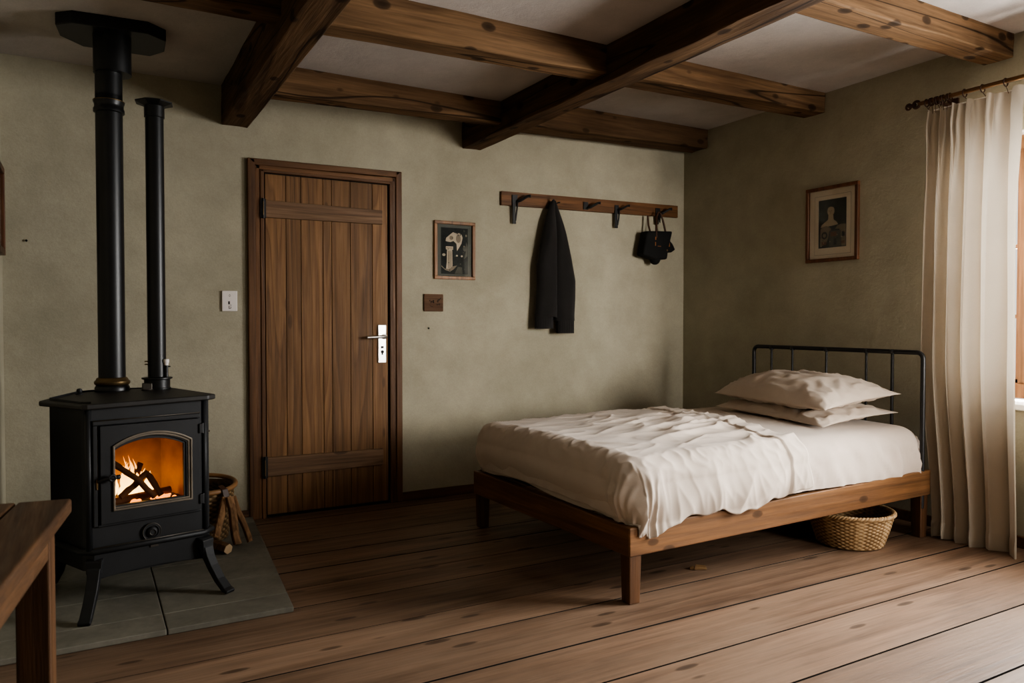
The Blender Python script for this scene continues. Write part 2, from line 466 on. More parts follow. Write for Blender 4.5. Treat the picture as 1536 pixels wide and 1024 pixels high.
# beams
def hewn(name, mat, p0, p1, sec, label, group, seed):
    """sec: list of (dy or dx, z0, z1) given as outline along the path; p = (axis start, axis end)"""
    axis, a0, a1 = p0, p1[0], p1[1]
    n = int(abs(a1 - a0) / .035) + 1
    (l0, h0, b0, t0), (l1, h1, b1, t1) = sec
    mb = MB(); m = 9
    def fn(u, v):
        a = a0 + (a1 - a0) * u
        lo = l0 + (l1 - l0) * u; hi = h0 + (h1 - h0) * u; bo = b0 + (b1 - b0) * u; to = t0 + (t1 - t0) * u
        k = v * 4; i = int(k) % 4; f = k - int(k); c = .006
        cs = [(lo, to), (lo, bo), (hi, bo), (hi, to)]; A, B = cs[i], cs[(i + 1) % 4]
        w = A[0] + (B[0] - A[0]) * f; z = A[1] + (B[1] - A[1]) * f
        cx, cz = (lo + hi) / 2, (bo + to) / 2
        d = noise.noise(Vector((a * 3.1 + seed, w * 9, z * 9))) * .0055 + noise.noise(Vector((a * 11 + seed, w * 25, z * 25))) * .0016
        w += d * (1 if w > cx else -1) * (abs(w - cx) > .8 * (hi - lo) / 2); 
        if z < cz: z += d
        return Vector((a, w, z)) if axis == 'x' else Vector((w, a, z))
    g = mb.grid(fn, n, 4 * m)
    bmesh.ops.remove_doubles(mb.bm, verts=mb.bm.verts, dist=.0005)
    bmesh.ops.holes_fill(mb.bm, edges=[e for e in mb.bm.edges if e.is_boundary], sides=0)
    o = mb.build(name, mat, None, smooth=True, angle=40, bev=.006, seg=2)
    return tag(o, label, 'beam', group, 'thing')


G = 'old timber ceiling beams'
hewn('ceiling_beam', M['beamY'], 'y', (-1.0, YB), [(.672, .818, 2.28, 2.52), (.682, .828, 2.28, 2.52)], 'long dark timber beam running over the stove side, ending left of the door', G, 1)
hewn('ceiling_beam', M['beamY'], 'y', (-1.0, YB), [(2.22, 2.36, 2.315, 2.65), (2.20, 2.338, 2.32, 2.65)], 'long dark timber beam crossing mid ceiling, ending above the coat rack', G, 5)
hewn('ceiling_beam', M['beam'], 'x', (.83, 2.215), [(4.03, 4.14, 2.338, 2.5), (4.03, 4.125, 2.366, 2.5)], 'shorter cross beam above the door, nearest the back wall', G, 9)
hewn('ceiling_beam', M['beam'], 'x', (.82, 2.215), [(2.97, 3.11, 2.333, 2.5), (2.97, 3.11, 2.358, 2.5)], 'thick cross beam in the middle bay, in front of the beam above the door', G, 14)
hewn('ceiling_beam', M['beam'], 'x', (-1.5, .69), [(3.067, 3.177, 2.36, 2.51), (3.067, 3.177, 2.362, 2.51)], 'short dark cross beam over the stove, in front of the flue plate', G, 21)
hewn('ceiling_beam', M['beam'], 'x', (2.33, XR), [(4.31, 4.49, 2.45, 2.64), (4.31, 4.49, 2.49, 2.64)], 'cross beam above the coat rack, ending in the wall corner', G, 27)
hewn('ceiling_beam', M['beam'], 'x', (2.33, XR), [(3.258, 3.424, 2.478, 2.64), (3.258, 3.424, 2.508, 2.64)], 'cross beam in the right bay, ending above the framed bust print', G, 33)
hewn('ceiling_beam', M['beam'], 'x', (2.33, XR), [(2.125, 2.273, 2.49, 2.64), (2.125, 2.273, 2.513, 2.64)], 'cross beam in the right bay, ending above the curtain rod', G, 41)

# ------------------------------------------------------------------ door
dr = thing('door_1', (1.29, YB, 0), 'brown plank door with two battens in a moulded frame', 'door', None, 'structure')
yf = YB
mb = MB()
def jamb(x0, x1, z0, z1): 
    mb.box((x0, yf - .026, z0), (x1, yf, z1))
mb.box((.818, yf - .030, 0), (.860, yf, 2.105)); mb.box((.858, yf - .020, 0), (.890, yf, 2.075)); mb.box((.888, yf - .027, 0), (.911, yf, 2.05))
mb.box((1.722, yf - .030, 0), (1.762, yf, 2.115)); mb.box((1.698, yf - .020, 0), (1.724, yf, 2.075)); mb.box((1.680, yf - .027, 0), (1.700, yf, 2.05))
jm = mb.build('door_frame', M['frame'], dr, bev=.005, seg=3)
mb = MB()
mb.hexa([(.860, yf - .030, 2.068), (1.722, yf - .030, 2.078), (1.722, yf, 2.078), (.860, yf, 2.068), (.818, yf - .030, 2.105), (1.762, yf - .030, 2.115), (1.762, yf, 2.115), (.818, yf, 2.105)])
mb.box((.862, yf - .020, 2.046), (1.72, yf, 2.074)); mb.box((.890, yf - .027, 2.030), (1.698, yf, 2.048))
mb.build('door_frame_head', M['frameX'], dr, bev=.005, seg=3)
mb = MB(); pe = [.917, 1.037, 1.125, 1.258, 1.312, 1.428, 1.570, 1.672]
for a, b in zip(pe, pe[1:]): mb.box((a + .0012, yf - .012, .018), (b - .0012, yf + .0, 2.024))
lf = mb.build('door_leaf', M['door'], dr, bev=.0025)
mb = MB(); mb.box((.912, yf - .004, .0), (1.68, yf + .0, 2.03)); mb.build('door_gap', M['black'], dr)
for z0, z1, dz in ((1.768, 1.868, -.008), (.247, .360, -.004)):
    mb = MB(); mb.hexa([(.918, yf - .034, z0), (1.63, yf - .034, z0 + dz + .012), (1.63, yf - .012, z0 + dz + .012), (.918, yf - .012, z0), (.918, yf - .034, z1), (1.63, yf - .034, z1 + dz), (1.63, yf - .012, z1 + dz), (.918, yf - .012, z1)])
    mb.build('door_batten', M['doorX'], dr, bev=.003)
    mb = MB(); mb.box((.888, yf - .036, z0 - .006), (.919, yf - .026, z1 + .006)); mb.tube([(.903, yf - .040, z0 - .008), (.903, yf - .040, z1 + .008)], .008)
    hg = mb.build('door_hinge', M['hookiron'], dr, bev=.001)
    mb = MB(); mb.box((.900, yf - .050, z0 + .01), (.904, yf - .045, z1 - .01)); mb.build('hinge_pin', M['brass'], hg)
mb = MB(); mb.box((1.601, yf - .024, .900), (1.656, yf - .012, 1.141)); hp = mb.build('handle_plate', M['chrome'], dr, bev=.004, seg=3); hp['label'] = 'brushed metal lock plate'
mb = MB(); mb.tube([(1.641, yf - .022, 1.066), (1.641, yf - .062, 1.066), (1.634, yf - .070, 1.066), (1.60, yf - .072, 1.065), (1.515, yf - .070, 1.062)], [.009, .009, .010, .0095, .0085], 14)
mb.lathe([(.017, 0), (.017, .006), (.010, .008)], (0, 0, 0), 20, Matrix.Translation((1.641, yf - .024, 1.066)) @ Matrix.Rotation(pi / 2, 4, 'X'))
mb.build('door_lever', M['chrome'], hp, smooth=True, angle=50)
mb = MB(); mb.box((1.619, yf - .0248, .992), (1.638, yf - .0238, 1.006)); mb.lathe([(.011, 0), (.011, .002)], (0, 0, 0), 16, Matrix.Translation((1.629, yf - .0235, .970)) @ Matrix.Rotation(pi / 2, 4, 'X'))
mb.box((1.623, yf - .0252, .950), (1.634, yf - .0238, .966)); mb.build('keyhole', M['black'], hp)

# ------------------------------------------------------------------ window
wn = thing('window_1', (XR + .1, 1.4, WZ0), 'brown wooden window beside the curtain', 'window', None, 'structure')
x0, x1 = XR + .10, XR + .165
mb = MB()
mb.box((x0, WY1 - .03, WZ0 + .02), (x1, WY1 + .0, WZ1)); mb.box((x0, WY0, WZ0 + .02), (x1, WY0 + .06, WZ1))
mb.box((x0, WY0, WZ1 - .075), (x1, WY1, WZ1)); mb.box((x0, WY0, WZ0 + .02), (x1, WY1, WZ0 + .10))
mb.build('window_frame', M['windowwood'], wn, bev=.006)
ys = [(WY1 - .03, 2.130), (2.130, 1.36), (1.36, WY0 + .06)]
mb = MB()
for y in (2.086, 1.36): mb.box((x0 - .012, y - .045, WZ0 + .10), (x1 - .01, y + .045, WZ1 - .075))
mb.build('window_post', M['windowwood'], wn, bev=.006)
for (a, b) in ((2.131, WY1 - .03), (1.405, 2.041), (WY0 + .06, 1.315)):
    mb = MB(); w = .022; X0, X1 = x0 + .012, x1 - .012; z0, z1 = WZ0 + .10, WZ1 - .075
    mb.box((X0, a, z0), (X1, a + w, z1)); mb.box((X0, b - w, z0), (X1, b, z1)); mb.box((X0, a, z0), (X1, b, z0 + w)); mb.box((X0, a, z1 - w), (X1, b, z1))
    for zz in (1.185, 1.555): mb.box((X0 + .004, a, zz - .011), (X1 - .004, b, zz + .011))
    sh = mb.build('window_sash', M['windowwood'], wn, bev=.003)
    mb = MB(); mb.box((X0 + .018, a + w * .5, z0 + w * .5), (X0 + .022, b - w * .5, z1 - w * .5)); mb.build('window_pane', M['winglass'], sh)
mb = MB(); mb.box((XR - .035, WY0 - .03, WZ0 - .03), (XR + .24, WY1 + .03, WZ0 + .002)); mb.build('window_sill', M['sillwhite'], wn, bev=.006)
mb = MB(); mb.box((XR + .001, WY0 + .001, WZ1 - .004), (x0, WY1 - .001, WZ1 + .0)); mb.box((XR + .001, WY1 - .004, WZ0), (x0, WY1 + .0, WZ1)); mb.build('window_reveal', M['sillwhite'], wn)

# ------------------------------------------------------------------ hearth
mb = MB()
hx = lambda y: .705 + (y - 3.01) * .082
rows = [3.012, 3.185, 3.47, 3.80, 4.13, 4.42, YB - .02]
for i, (a, b) in enumerate(zip(rows, rows[1:])):
    for (l0, l1, r0, r1) in ((XL + .004, XL + .004, .244, .244 + (b - a) * .0), (.248, .248, hx(a), hx(b))):
        e = .0012
        mb.hexa([(l0, a + e, 0.0005), (r0, a + e, .0005), (r1, b - e, .0005), (l1, b - e, .0005), (l0, a + e, .022), (r0, a + e, .022), (r1, b - e, .022), (l1, b - e, .022)])
tag(mb.build('hearth_slab', M['stone'], None, bev=.003), 'low dark slate slab hearth under the stove', 'hearth')
HZ = .022

# ------------------------------------------------------------------ stove
st = thing('wood_stove', (.16, 3.62, HZ), 'black cast iron wood stove with a lit fire behind arched glass', 'stove')
A2 = Vector((.012, 3.318)); th = math.atan2(.2255, .9743); U = Vector((cos(th), sin(th))); N = Vector((sin(th), -cos(th)))
SM = Matrix(((U.x, 0, N.x, A2.x), (U.y, 0, N.y, A2.y), (0, 1, 0, 0), (0, 0, 0, 1)))   # local (u, z, outward) -> world
def S(u, z, o=0.0): return SM @ Vector((u, z, o))
W = .418
ztop = lambda x, y: .822 + max(0, x) * .02
body = [(.012, 3.318), (S(W, 0).x, S(W, 0).y), (.452, 3.452), (.325, 3.885), (.10, 3.99), (-.04, 3.88), (-.135, 3.588), (-.022, 3.34)]
ZB = .158
mb = MB()
def side(p, q, z0, z1): mb.flatpoly([(*p, z0), (*q, z0), (*q, z1), (*p, z1)], .5)
for i in range(1, len(body)):
    side(body[i], body[(i + 1) % len(body)], ZB + .03, .845)
mb.flatpoly([(*p, ZB + .03) for p in body][::-1], .5); mb.flatpoly([(*p, .826) for p in body], .5)
# front face around the door opening (u .04-.385, z .385-.735)
o0, o1, q0, q1 = .045, .378, .385, .735
for a, b, c, d in ((0, W, ZB, q0), (0, W, q1, .83), (0, o0, q0, q1), (o1, W, q0, q1)):
    mb.flatpoly([S(a, c), S(b, c), S(b, d), S(a, d)], .5)
mb.build('stove_body', M['iron'], st)
# front skirt with a gently bowed lower edge, and plinth moulding
mb = MB(); n = 14; top = [(W * i / n, .262) for i in range(n + 1)]; bot = [(W * i / n, .152 + .012 * sin(pi * i / n)) for i in range(n + 1)][::-1]
mb.prism(top + bot, 0, .008, SM)
mb.build('front_skirt', M['iron'], st, bev=.003)
mb = MB(); path = [(-.140, 3.582), (-.028, 3.332)] + [(S(0, 0).x + N.x * .012, S(0, 0).y + N.y * .012), (S(W, 0).x + N.x * .012, S(W, 0).y + N.y * .012)] + [(.462, 3.45), (.44, 3.55)]
mb.tube([(*p, .264) for p in path], .012, 10); mb.build('plinth_moulding', M['iron'], st, smooth=True)
mb = MB()
mb.tube([S(.0, .276, .012), S(W, .276, .012)], .0035, 8); mb.build('moulding_edge', M['ironedge'], st, smooth=True)
# corner posts
for a_, o_ in ((-.012, 0.0), (W + .012, -.004)):
    mb = MB(); mb.tube([S(a_, .27, o_), S(a_, .822, o_)], .012, 10); mb.build('corner_post', M['iron'], st, smooth=True)
# top plate
plate = [(0.0, 3.285), (.445, 3.388), (.478, 3.425), (.345, 3.925), (.26, 4.005), (.10, 4.035), (-.06, 3.93), (-.172, 3.58), (-.158, 3.555), (-.02, 3.288)]
zt = lambda x, y: .838 + .018 * max(-.2, x)
mb = MB(); mb.prism(plate, lambda x, y: zt(x, y) - .022, zt); mb.build('top_plate', M['irontop'], st, bev=.006, seg=3)
mb = MB(); mb.lathe([(.016, 0), (.016, .004), (.008, .008), (.012, .016), (.010, .024), (.003, .027)], (-.03, 3.80, .836), 16); mb.build('top_knob', M['iron'], st, smooth=True, angle=50)
# door surround
mb = MB(); t = .016
for a, b, c, d in ((0.0, .408, .752, .770), (0.0, .016, .360, .752)):
    mb.box((a, c, 0), (b, d, t), SM)
mb.box((.016, .356, 0), (.408, .366, t * .8), SM)
mb.build('door_surround', M['iron'], st, bev=.003)
mb = MB(); mb.tube([S(.0, .770, .014), S(.408, .774, .014)], .0028, 6); mb.tube([S(.0175, .37, .013), S(.0175, .75, .013)], .0022, 6); mb.build('surround_edge', M['ironedge'], st, smooth=True)
# door leaf with arched opening
sd_z0, sd_z1, d0, d1 = .367, .750, .024, .401
iw0, iw1, iz0, izs, iza = .0752, .337, .4345, .652, .686
def arch(u0, u1, z0, zs, za, n=18):
    """open outline going bottom-left, bottom-right, then arch right to left"""
    pts = [(u0, z0), (u1, z0)]
    c = (u0 + u1) / 2; h = za - zs; hw = (u1 - u0) / 2; R = (hw * hw + h * h) / (2 * h); cz = za - R; a = math.asin(hw / R)
    for i in range(n + 1):
        q = a - 2 * a * i / n; pts.append((c + R * sin(q), cz + R * cos(q)))
    return pts
def ringplate(mb, outer, inner, o0, o1, mat):
    n = len(outer)
    f = [[mb.bm.verts.new(mat @ Vector((u, z, o))) for (u, z) in L] for o in (o0, o1) for L in (outer, inner)]
    fs = []
    for i in range(n):
        j = (i + 1) % n
        fs.append(mb.bm.faces.new((f[2][i], f[2][j], f[3][j], f[3][i]))); fs.append(mb.bm.faces.new((f[0][j], f[0][i], f[1][i], f[1][j])))
        fs.append(mb.bm.faces.new((f[0][i], f[0][j], f[2][j], f[2][i]))); fs.append(mb.bm.faces.new((f[1][j], f[1][i], f[3][i], f[3][j])))
    mb._f(fs, .5)
inner = arch(iw0 - .008, iw1 + .008, iz0 - .008, izs + .004, iza + .010)
nA = len(inner)
outer = [(d0, sd_z0), (d1, sd_z0)] + [(d1 + (d0 - d1) * i / (nA - 3), sd_z1) for i in range(nA - 2)]
sdoor = None
mb = MB(); ringplate(mb, outer, inner, .0, .024, SM); sdoor = mb.build('stove_door', M['iron'], st, bev=.0025)
mb = MB()
o2 = arch(.0665, .369, .4145, .670, .716); i2 = arch(iw0, iw1, iz0, izs, iza)
ringplate(mb, arch(.0665, .369, .4145, .670, .716), arch(.0745, .3615, .4225, .665, .708), .02, .031, SM)
ringplate(mb, arch(.0745, .3615, .4225, .665, .708), arch(.0745, .352, .430, .660, .699), .02, .027, SM)
mb.build('glass_frame', M['trim'], sdoor, bev=.002)
mb = MB(); ringplate(mb, arch(.0735, .354, .428, .660, .700), i2, .006, .020, SM); mb.build('inner_frame', M['iron'], sdoor)
mb = MB(); g = arch(iw0 - .004, iw1 + .004, iz0 - .004, izs + .002, iza + .004); mb.prism(g, .008, .011, SM); mb.build('door_glass', M['stoveglass'], sdoor)
mb = MB(); mb.tube([S(.018, .537, .022), S(.034, .545, .036), S(.052, .550, .044), S(.066, .548, .045)], [.006, .007, .008, .008], 10)
mb.torus(tuple(S(.060, .549, .046)), .011, .005, Matrix.Rotation(th, 4, 'Z') @ Matrix.Rotation(pi / 2, 4, 'X'), 24, 8)
mb.lathe([(.006, 0), (.009, .006), (.009, .016), (.004, .02)], (0, 0, 0), 14, Matrix.Translation(S(.072, .549, .040)) @ Matrix.Rotation(th, 4, 'Z') @ Matrix.Rotation(pi / 2, 4, 'Y'))
mb.build('door_latch', M['iron'], sdoor, smooth=True, angle=60)
mb = MB(); mb.box((.010, .505, .010), (.0165, .545, .019), SM); mb.build('latch_keep', M['brass'], st, bev=.001)
for z in (.708, .411):
    mb = MB(); mb.box((.398, z - .020, .010), (.414, z + .020, .030), SM); mb.tube([S(.413, z - .022, .024), S(.413, z + .022, .024)], .006, 10)
    mb.build('stove_hinge', M['hookiron'], sdoor, bev=.002)
mb = MB(); mb.tube([S(W + .02, .69, -.002), S(W + .034, .69, -.002)], .004, 8); mb.build('side_screw', M['ironedge'], st)
# air vent wheel
mb = MB(); VM = Matrix.Translation(S(.2135, .304, .0)) @ Matrix.Rotation(th, 4, 'Z') @ Matrix.Rotation(pi / 2, 4, 'X')
mb.lathe([(.034, 0), (.036, .004), (.033, .009), (.026, .009), (.024, .005), (.021, .005), (.019, .016), (.012, .021), (.010, .017), (.004, .017)], (0, 0, 0), 32, VM)
mb.build('air_vent', M['iron'], st, smooth=True, angle=40)
mb = MB(); mb.torus(tuple(S(.2135, .304, .008)), .0345, .0022, Matrix.Rotation(th, 4, 'Z') @ Matrix.Rotation(pi / 2, 4, 'X'), 32, 8); mb.torus(tuple(S(.2135, .304, .016)), .012, .0035, Matrix.Rotation(th, 4, 'Z') @ Matrix.Rotation(pi / 2, 4, 'X'), 24, 8)
mb.build('vent_rim', M['ironedge'], st, smooth=True)
mb = MB(); mb.box((.206, .242, .008), (.236, .259, .0125), SM); mb.build('ash_catch', M['ironedge'], st, bev=.001)
# legs
def leg(att, foot, zt_, name='stove_leg'):
    a = Vector(att); f = Vector(foot); d = (f - a); L = d.length; d.normalize(); wd = Vector((-d.y, d.x, 0))
    z0 = HZ; pts = []; ws = []; ts = []
    prof = [(0.0, zt_, .052, .030), (.02, zt_ - .030, .058, .036), (.10, zt_ - .042, .048, .030), (.16, zt_ - .075, .044, .030), (.32, zt_ - .115, .043, .028), (.58, z0 + .052, .042, .026), (.84, z0 + .016, .043, .022), (1.0, z0 + .007, .046, .014)]
    for s_, z, w_, t_ in prof:
        p = a + d * (L * s_); pts.append((p.x, p.y, z)); ws.append(w_); ts.append(t_)
    mb = MB(); mb.ribbon(pts, (wd.x, wd.y, 0), ws, ts)
    a0 = a - d * .012
    mb.ribbon([(a0.x, a0.y, zt_ + .0), (a.x + d.x * .012, a.y + d.y * .012, zt_ - .01), (a.x + d.x * .014, a.y + d.y * .014, zt_ - .055)], (wd.x, wd.y, 0), [.060, .062, .054], [.016, .026, .022])
    mb.build(name, M['iron'], st, bev=.004, seg=3)
leg((.020, 3.328), (-.022, 3.19), .232)
leg((.425, 3.405), (.512, 3.292), .240)
leg((-.10, 3.64), (-.150, 3.79), .225)
leg((.315, 3.84), (.375, 3.90), .225)
# firebox lining
mb = MB(); b0, b1, c0, c1, dp = .040, .385, .392, .742, -.26
P = lambda u, z, o: S(u, z, o)
back = lambda u: u
mb.flatpoly([P(b0, c0, 0), P(b1, c0, 0), P(b1 - .05, c0, dp), P(b0 + .06, c0, dp)], .3)
mb.flatpoly([P(b0, c1, 0), P(b1, c1, 0), P(b1 - .05, c1, dp), P(b0 + .06, c1, dp)], .6)
mb.flatpoly([P(b0, c0, 0), P(b0 + .06, c0, dp), P(b0 + .06, c1, dp), P(b0, c1, 0)], .4)
mb.flatpoly([P(b1, c0, 0), P(b1 - .05, c0, dp), P(b1 - .05, c1, dp), P(b1, c1, 0)], .5)
mb.flatpoly([P(b0 + .06, c0, dp), P(b1 - .05, c0, dp), P(b1 - .05, c1, dp), P(b0 + .06, c1, dp)], .5)
mb.build('firebox_lining', M['firebrick'], st)
# ash bed
mb = MB()
def ash(u, v):
    x = b0 + .01 + (b1 - b0 - .02) * u; o = -.02 - .22 * v
    x = x if v < .01 else (b0 + b1) / 2 + (x - (b0 + b1) / 2) * (1 - .25 * v)
    return P(x, .408 + .012 * noise.noise(Vector((u * 6, v * 6, 2))) + .012 * v, o)
mb.grid(ash, 26, 18); mb.build('ash_bed', M['ash'], st, smooth=True)
# burning logs and fire, each its own thing
def stick(name, pts, rad, mat, label, cat, group, n=9, seed=0):
    mb = MB(); P_ = []; R_ = []
    for (p, q) in zip(pts, pts[1:]):
        for k in range(5):
            f = k / 5; v = Vector(p).lerp(Vector(q), f); P_.append(v)
    P_.append(Vector(pts[-1]))
    for i, v in enumerate(P_): R_.append(rad * (1 + .18 * noise.noise(v * 40 + Vector((seed, 0, 0)))))
    mb.tube([v + Vector((noise.noise(v * 25), noise.noise(v * 25 + Vector((9, 0, 0))), 0)) * rad * .35 for v in P_], R_, n)
    return tag(mb.build(name, mat, None, smooth=True, angle=50), label, cat, group)
FG = 'burning branches in the stove'
stick('burning_branch', [P(.085, .590, -.045), P(.17, .520, -.05), P(.245, .432, -.055)], .0125, M['char'], 'charred branch slanting down across the fire from upper left', 'log', FG, seed=1)
stick('burning_branch', [P(.115, .448, -.06), P(.175, .485, -.075), P(.222, .528, -.09), P(.25, .48, -.075), P(.272, .432, -.06)], .013, M['char'], 'bent charred branch forming a peak in the fire', 'log', FG, seed=2)
stick('burning_branch', [P(.10, .427, -.09), P(.20, .432, -.10), P(.33, .440, -.115)], .016, M['char'], 'charred log lying flat at the back of the fire', 'log', FG, seed=3)
stick('burning_branch', [P(.19, .50, -.13), P(.212, .566, -.125)], .013, M['char'], 'short upright charred stub among the flames', 'log', FG, seed=4)
mb = MB()
for k in range(46):
    u = random.uniform(.10, .33); o = random.uniform(-.20, -.06); s_ = random.uniform(.006, .014)
    mb.lathe([(s_ * .5, 0), (s_, s_ * .4), (s_ * .8, s_ * .9), (s_ * .3, s_ * 1.2)], tuple(P(u, .412, o)), 6)
o = mb.build('ember_bed', M['ember'], None); tag(o, 'glowing orange embers under the burning branches', 'embers', None, 'stuff')
mb = MB()
random.seed(5)
for k in range(17):
    u = random.gauss(.192, .034); u = max(.125, min(.262, u)); o = random.uniform(-.185, -.115)
    h = random.uniform(.06, .15) * (1 - 2.0 * abs(u - .19) / .3) + .04
    if abs(u - .215) < .012: h *= .7
    lean = random.uniform(-.02, .02); r0 = random.uniform(.009, .015); pts = []; rr = []
    for i in range(8):
        f = i / 7; pts.append(P(u + lean * f * f + .006 * sin(f * 7 + k), .425 + h * f, o)); rr.append(max(.0006, r0 * (1 - f) ** .8 * (.55 + 1.2 * f * (1 - f) * 2)))
    mb.tube(pts, rr, 8)
tag(mb.build('fire_flame', M['flame'], None, smooth=True), 'bright yellow orange flames in the stove window', 'fire', None, 'stuff')
random.seed(21)

# ------------------------------------------------------------------ flue pipes
fp = thing('flue_pipe', (.10, 3.90, .84), 'thick black flue pipe rising from the stove to a plate on the ceiling', 'pipe', 'black stove pipes')
c = (.10, 3.90)
mb = MB(); mb.lathe([(.056, .84), (.056, 2.18)], (*c, 0), 40); mb.build('pipe_section', M['pipe'], fp, smooth=True, angle=40)
mb = MB(); mb.lathe([(.072, .842), (.072, .856), (.066, .866), (.062, .868)], (*c, 0), 40); mb.build('base_ring', M['pipe'], fp, smooth=True, angle=40)
mb = MB(); mb.lathe([(.060, .866), (.069, .868), (.074, .874), (.074, .884), (.067, .890), (.064, .898), (.058, .902)], (*c, 0), 40); mb.build('brass_collar', M['brass'], fp, smooth=True, angle=40)
mb = MB(); mb.lathe([(.058, 2.10), (.064, 2.104), (.064, 2.118), (.060, 2.124), (.060, 2.140), (.064, 2.146), (.064, 2.152), (.058, 2.158)], (*c, 0), 40); mb.build('pipe_band', M['pipe'], fp, smooth=True, angle=35)
mb = MB(); mb.torus((*c, 2.154), .0635, .0022, None, 40, 8); mb.build('band_rim', M['brass'], fp, smooth=True)
mb = MB(); mb.lathe([(.056, 2.15), (.056, 2.29)], (*c, 0), 40); mb.build('upper_pipe', M['pipe'], fp, smooth=True, angle=40)
mb = MB(); mb.lathe([(.056, 2.278), (.078, 2.28), (.078, 2.46)], (c[0] + .016, c[1], 0), 40); mb.build('ceiling_sleeve', M['pipe'], fp, smooth=True, angle=40)
mb = MB(); pl = [(-.105, 3.86), (-.04, 3.80), (.255, 3.775), (.335, 3.84), (.34, 3.99), (.285, 4.09), (.0, 4.10), (-.09, 4.0)]
mb.prism(pl, 2.448, 2.503); mb.build('ceiling_plate', M['pipe'], fp, bev=.004)
fp = thing('flue_pipe', (.285, 3.88, .84), 'thinner black pipe on the stove, topped by a small flat cap', 'pipe', 'black stove pipes')
c = (.285, 3.88)
mb = MB(); mb.lathe([(.0395, .86), (.0395, 2.10), (.0435, 2.102), (.0435, 2.155)], (*c, 0), 36); mb.build('pipe_section', M['pipe'], fp, smooth=True, angle=40)
mb = MB(); mb.lathe([(.060, .842), (.060, .848), (.056, .850), (.056, .886), (.066, .890), (.066, .896), (.040, .900)], (*c, 0), 36); mb.build('base_collar', M['pipe'], fp, smooth=True, angle=35)
mb = MB(); pl = [(c[0] + .084 * cos(2 * pi * (k + .3) / 8), c[1] + .084 * sin(2 * pi * (k + .3) / 8)) for k in range(8)]
v0 = [mb.bm.verts.new((x, y, 2.166)) for x, y in pl]; v1 = [mb.bm.verts.new((c[0] + (x - c[0]) * .55, c[1] + (y - c[1]) * .55, 2.152)) for x, y in pl]; v2 = [mb.bm.verts.new((x, y, 2.171)) for x, y in pl]
v3 = [mb.bm.verts.new((c[0] + (x - c[0]) * .6, c[1] + (y - c[1]) * .6, 2.182)) for x, y in pl]
fs = [mb.bm.faces.new(v1[::-1]), mb.bm.faces.new(v3)]
for L0, L1 in ((v1, v0), (v0, v2), (v2, v3)):
    for k in range(8): fs.append(mb.bm.faces.new((L0[k], L0[(k + 1) % 8], L1[(k + 1) % 8], L1[k])))
mb._f(fs); mb.build('pipe_cap', M['pipe'], fp)
mb = MB(); mb.box((c[0] - .066, c[1] - .075, .846), (c[0] - .026, c[1] - .035, .874)); mb.lathe([(.026, .843), (.026, .848)], (c[0] - .046, c[1] - .055, 0), 20); mb.build('damper_block', M['ironedge'], fp, bev=.004)
mb = MB()
for z in (.958, .972): mb.tube([(c[0] - .036, c[1] - .008, z), (c[0] - .052, c[1] - .012, z)], .003, 8)
mb.build('side_pin', M['brass'], fp)
mb = MB(); mb.tube([(c[0] + .037, c[1] - .030, .896), (c[0] + .037, c[1] - .030, .955)], .009, 10); mb.tube([(c[0] + .03, c[1] - .028, .947), (c[0] + .055, c[1] - .03, .947)], .003, 8); vs = mb.build('valve_stem', M['hookiron'], fp, smooth=True, angle=50)
mb = MB(); mb.lathe([(.010, .953), (.010, .964), (.0125, .966), (.0125, .980), (.010, .982)], (c[0] + .037, c[1] - .030, 0), 14); v_ = mb.build('valve_knob', M['white'], vs, smooth=True, angle=40); v_['label'] = 'white valve knob'

# ------------------------------------------------------------------ wicker baskets
def woven(name, parent, prof, c, mat, stakes, rows, amp=.0045, thick=.006, nper=6, ell=1.0, light=None):
    mb = MB(); n = stakes * nper; m = rows * 3
    def rad(v):
        for (v0, r0, z0), (v1, r1, z1) in zip(prof, prof[1:]):
            if v <= v1 + 1e-9:
                f = (v - v0) / (v1 - v0); f2 = f; return r0 + (r1 - r0) * f2, z0 + (z1 - z0) * f2
        return prof[-1][1], prof[-1][2]
    def fn(u, v):
        R, z = rad(v); a = 2 * pi * u
        row = int(v * rows - 1e-6); ph = pi * (row % 2)
        R += amp * cos(stakes / 2 * a + ph) * (abs(sin(pi * v * rows)) ** .5)
        return Vector((c[0] + R * cos(a), c[1] + R * ell * sin(a), c[2] + z))
    g = mb.grid(fn, n, m, closeu=True)
    mb.bm.faces.ensure_lookup_table()
    for i, f in enumerate(mb.bm.faces):
        u = (i // m) / n; v = (i % m) / m; row = int(v * rows)
        over = cos(stakes / 2 * 2 * pi * u + pi * (row % 2))
        stk = (u * stakes) % 1.0
        base = .55 + .35 * over + .18 * noise.noise(Vector((u * 60, row * 3.1, 4)))
        if light and light(u): base += .35
        if (i % m) % 3 == 0: base -= .28
        f[mb.r] = max(0, min(1, base))
    mb.bm.faces.new([g[i][0] for i in range(n)])
    return mb.build(name, mat, parent, smooth=True, solid=thick)


def rope_rim(name, parent, c, R, rad, mat, ell=1.0, twists=26, tiltm=None):
    mb = MB()
    for k in range(3):
        pts = []; n = 160
        for i in range(n):
            a = 2 * pi * i / n; q = twists * a / 1.0 + 2 * pi * k / 3
            rr = R + rad * .55 * cos(q); p = Vector((rr * cos(a), rr * ell * sin(a), rad * .55 * sin(q)))
            if tiltm is not None: p = tiltm @ p
            pts.append(p + Vector(c))
        pts.append(pts[0]); mb.tube(pts, rad * .62, 6, cap=False)
    return mb.build(name, mat, parent, smooth=True)


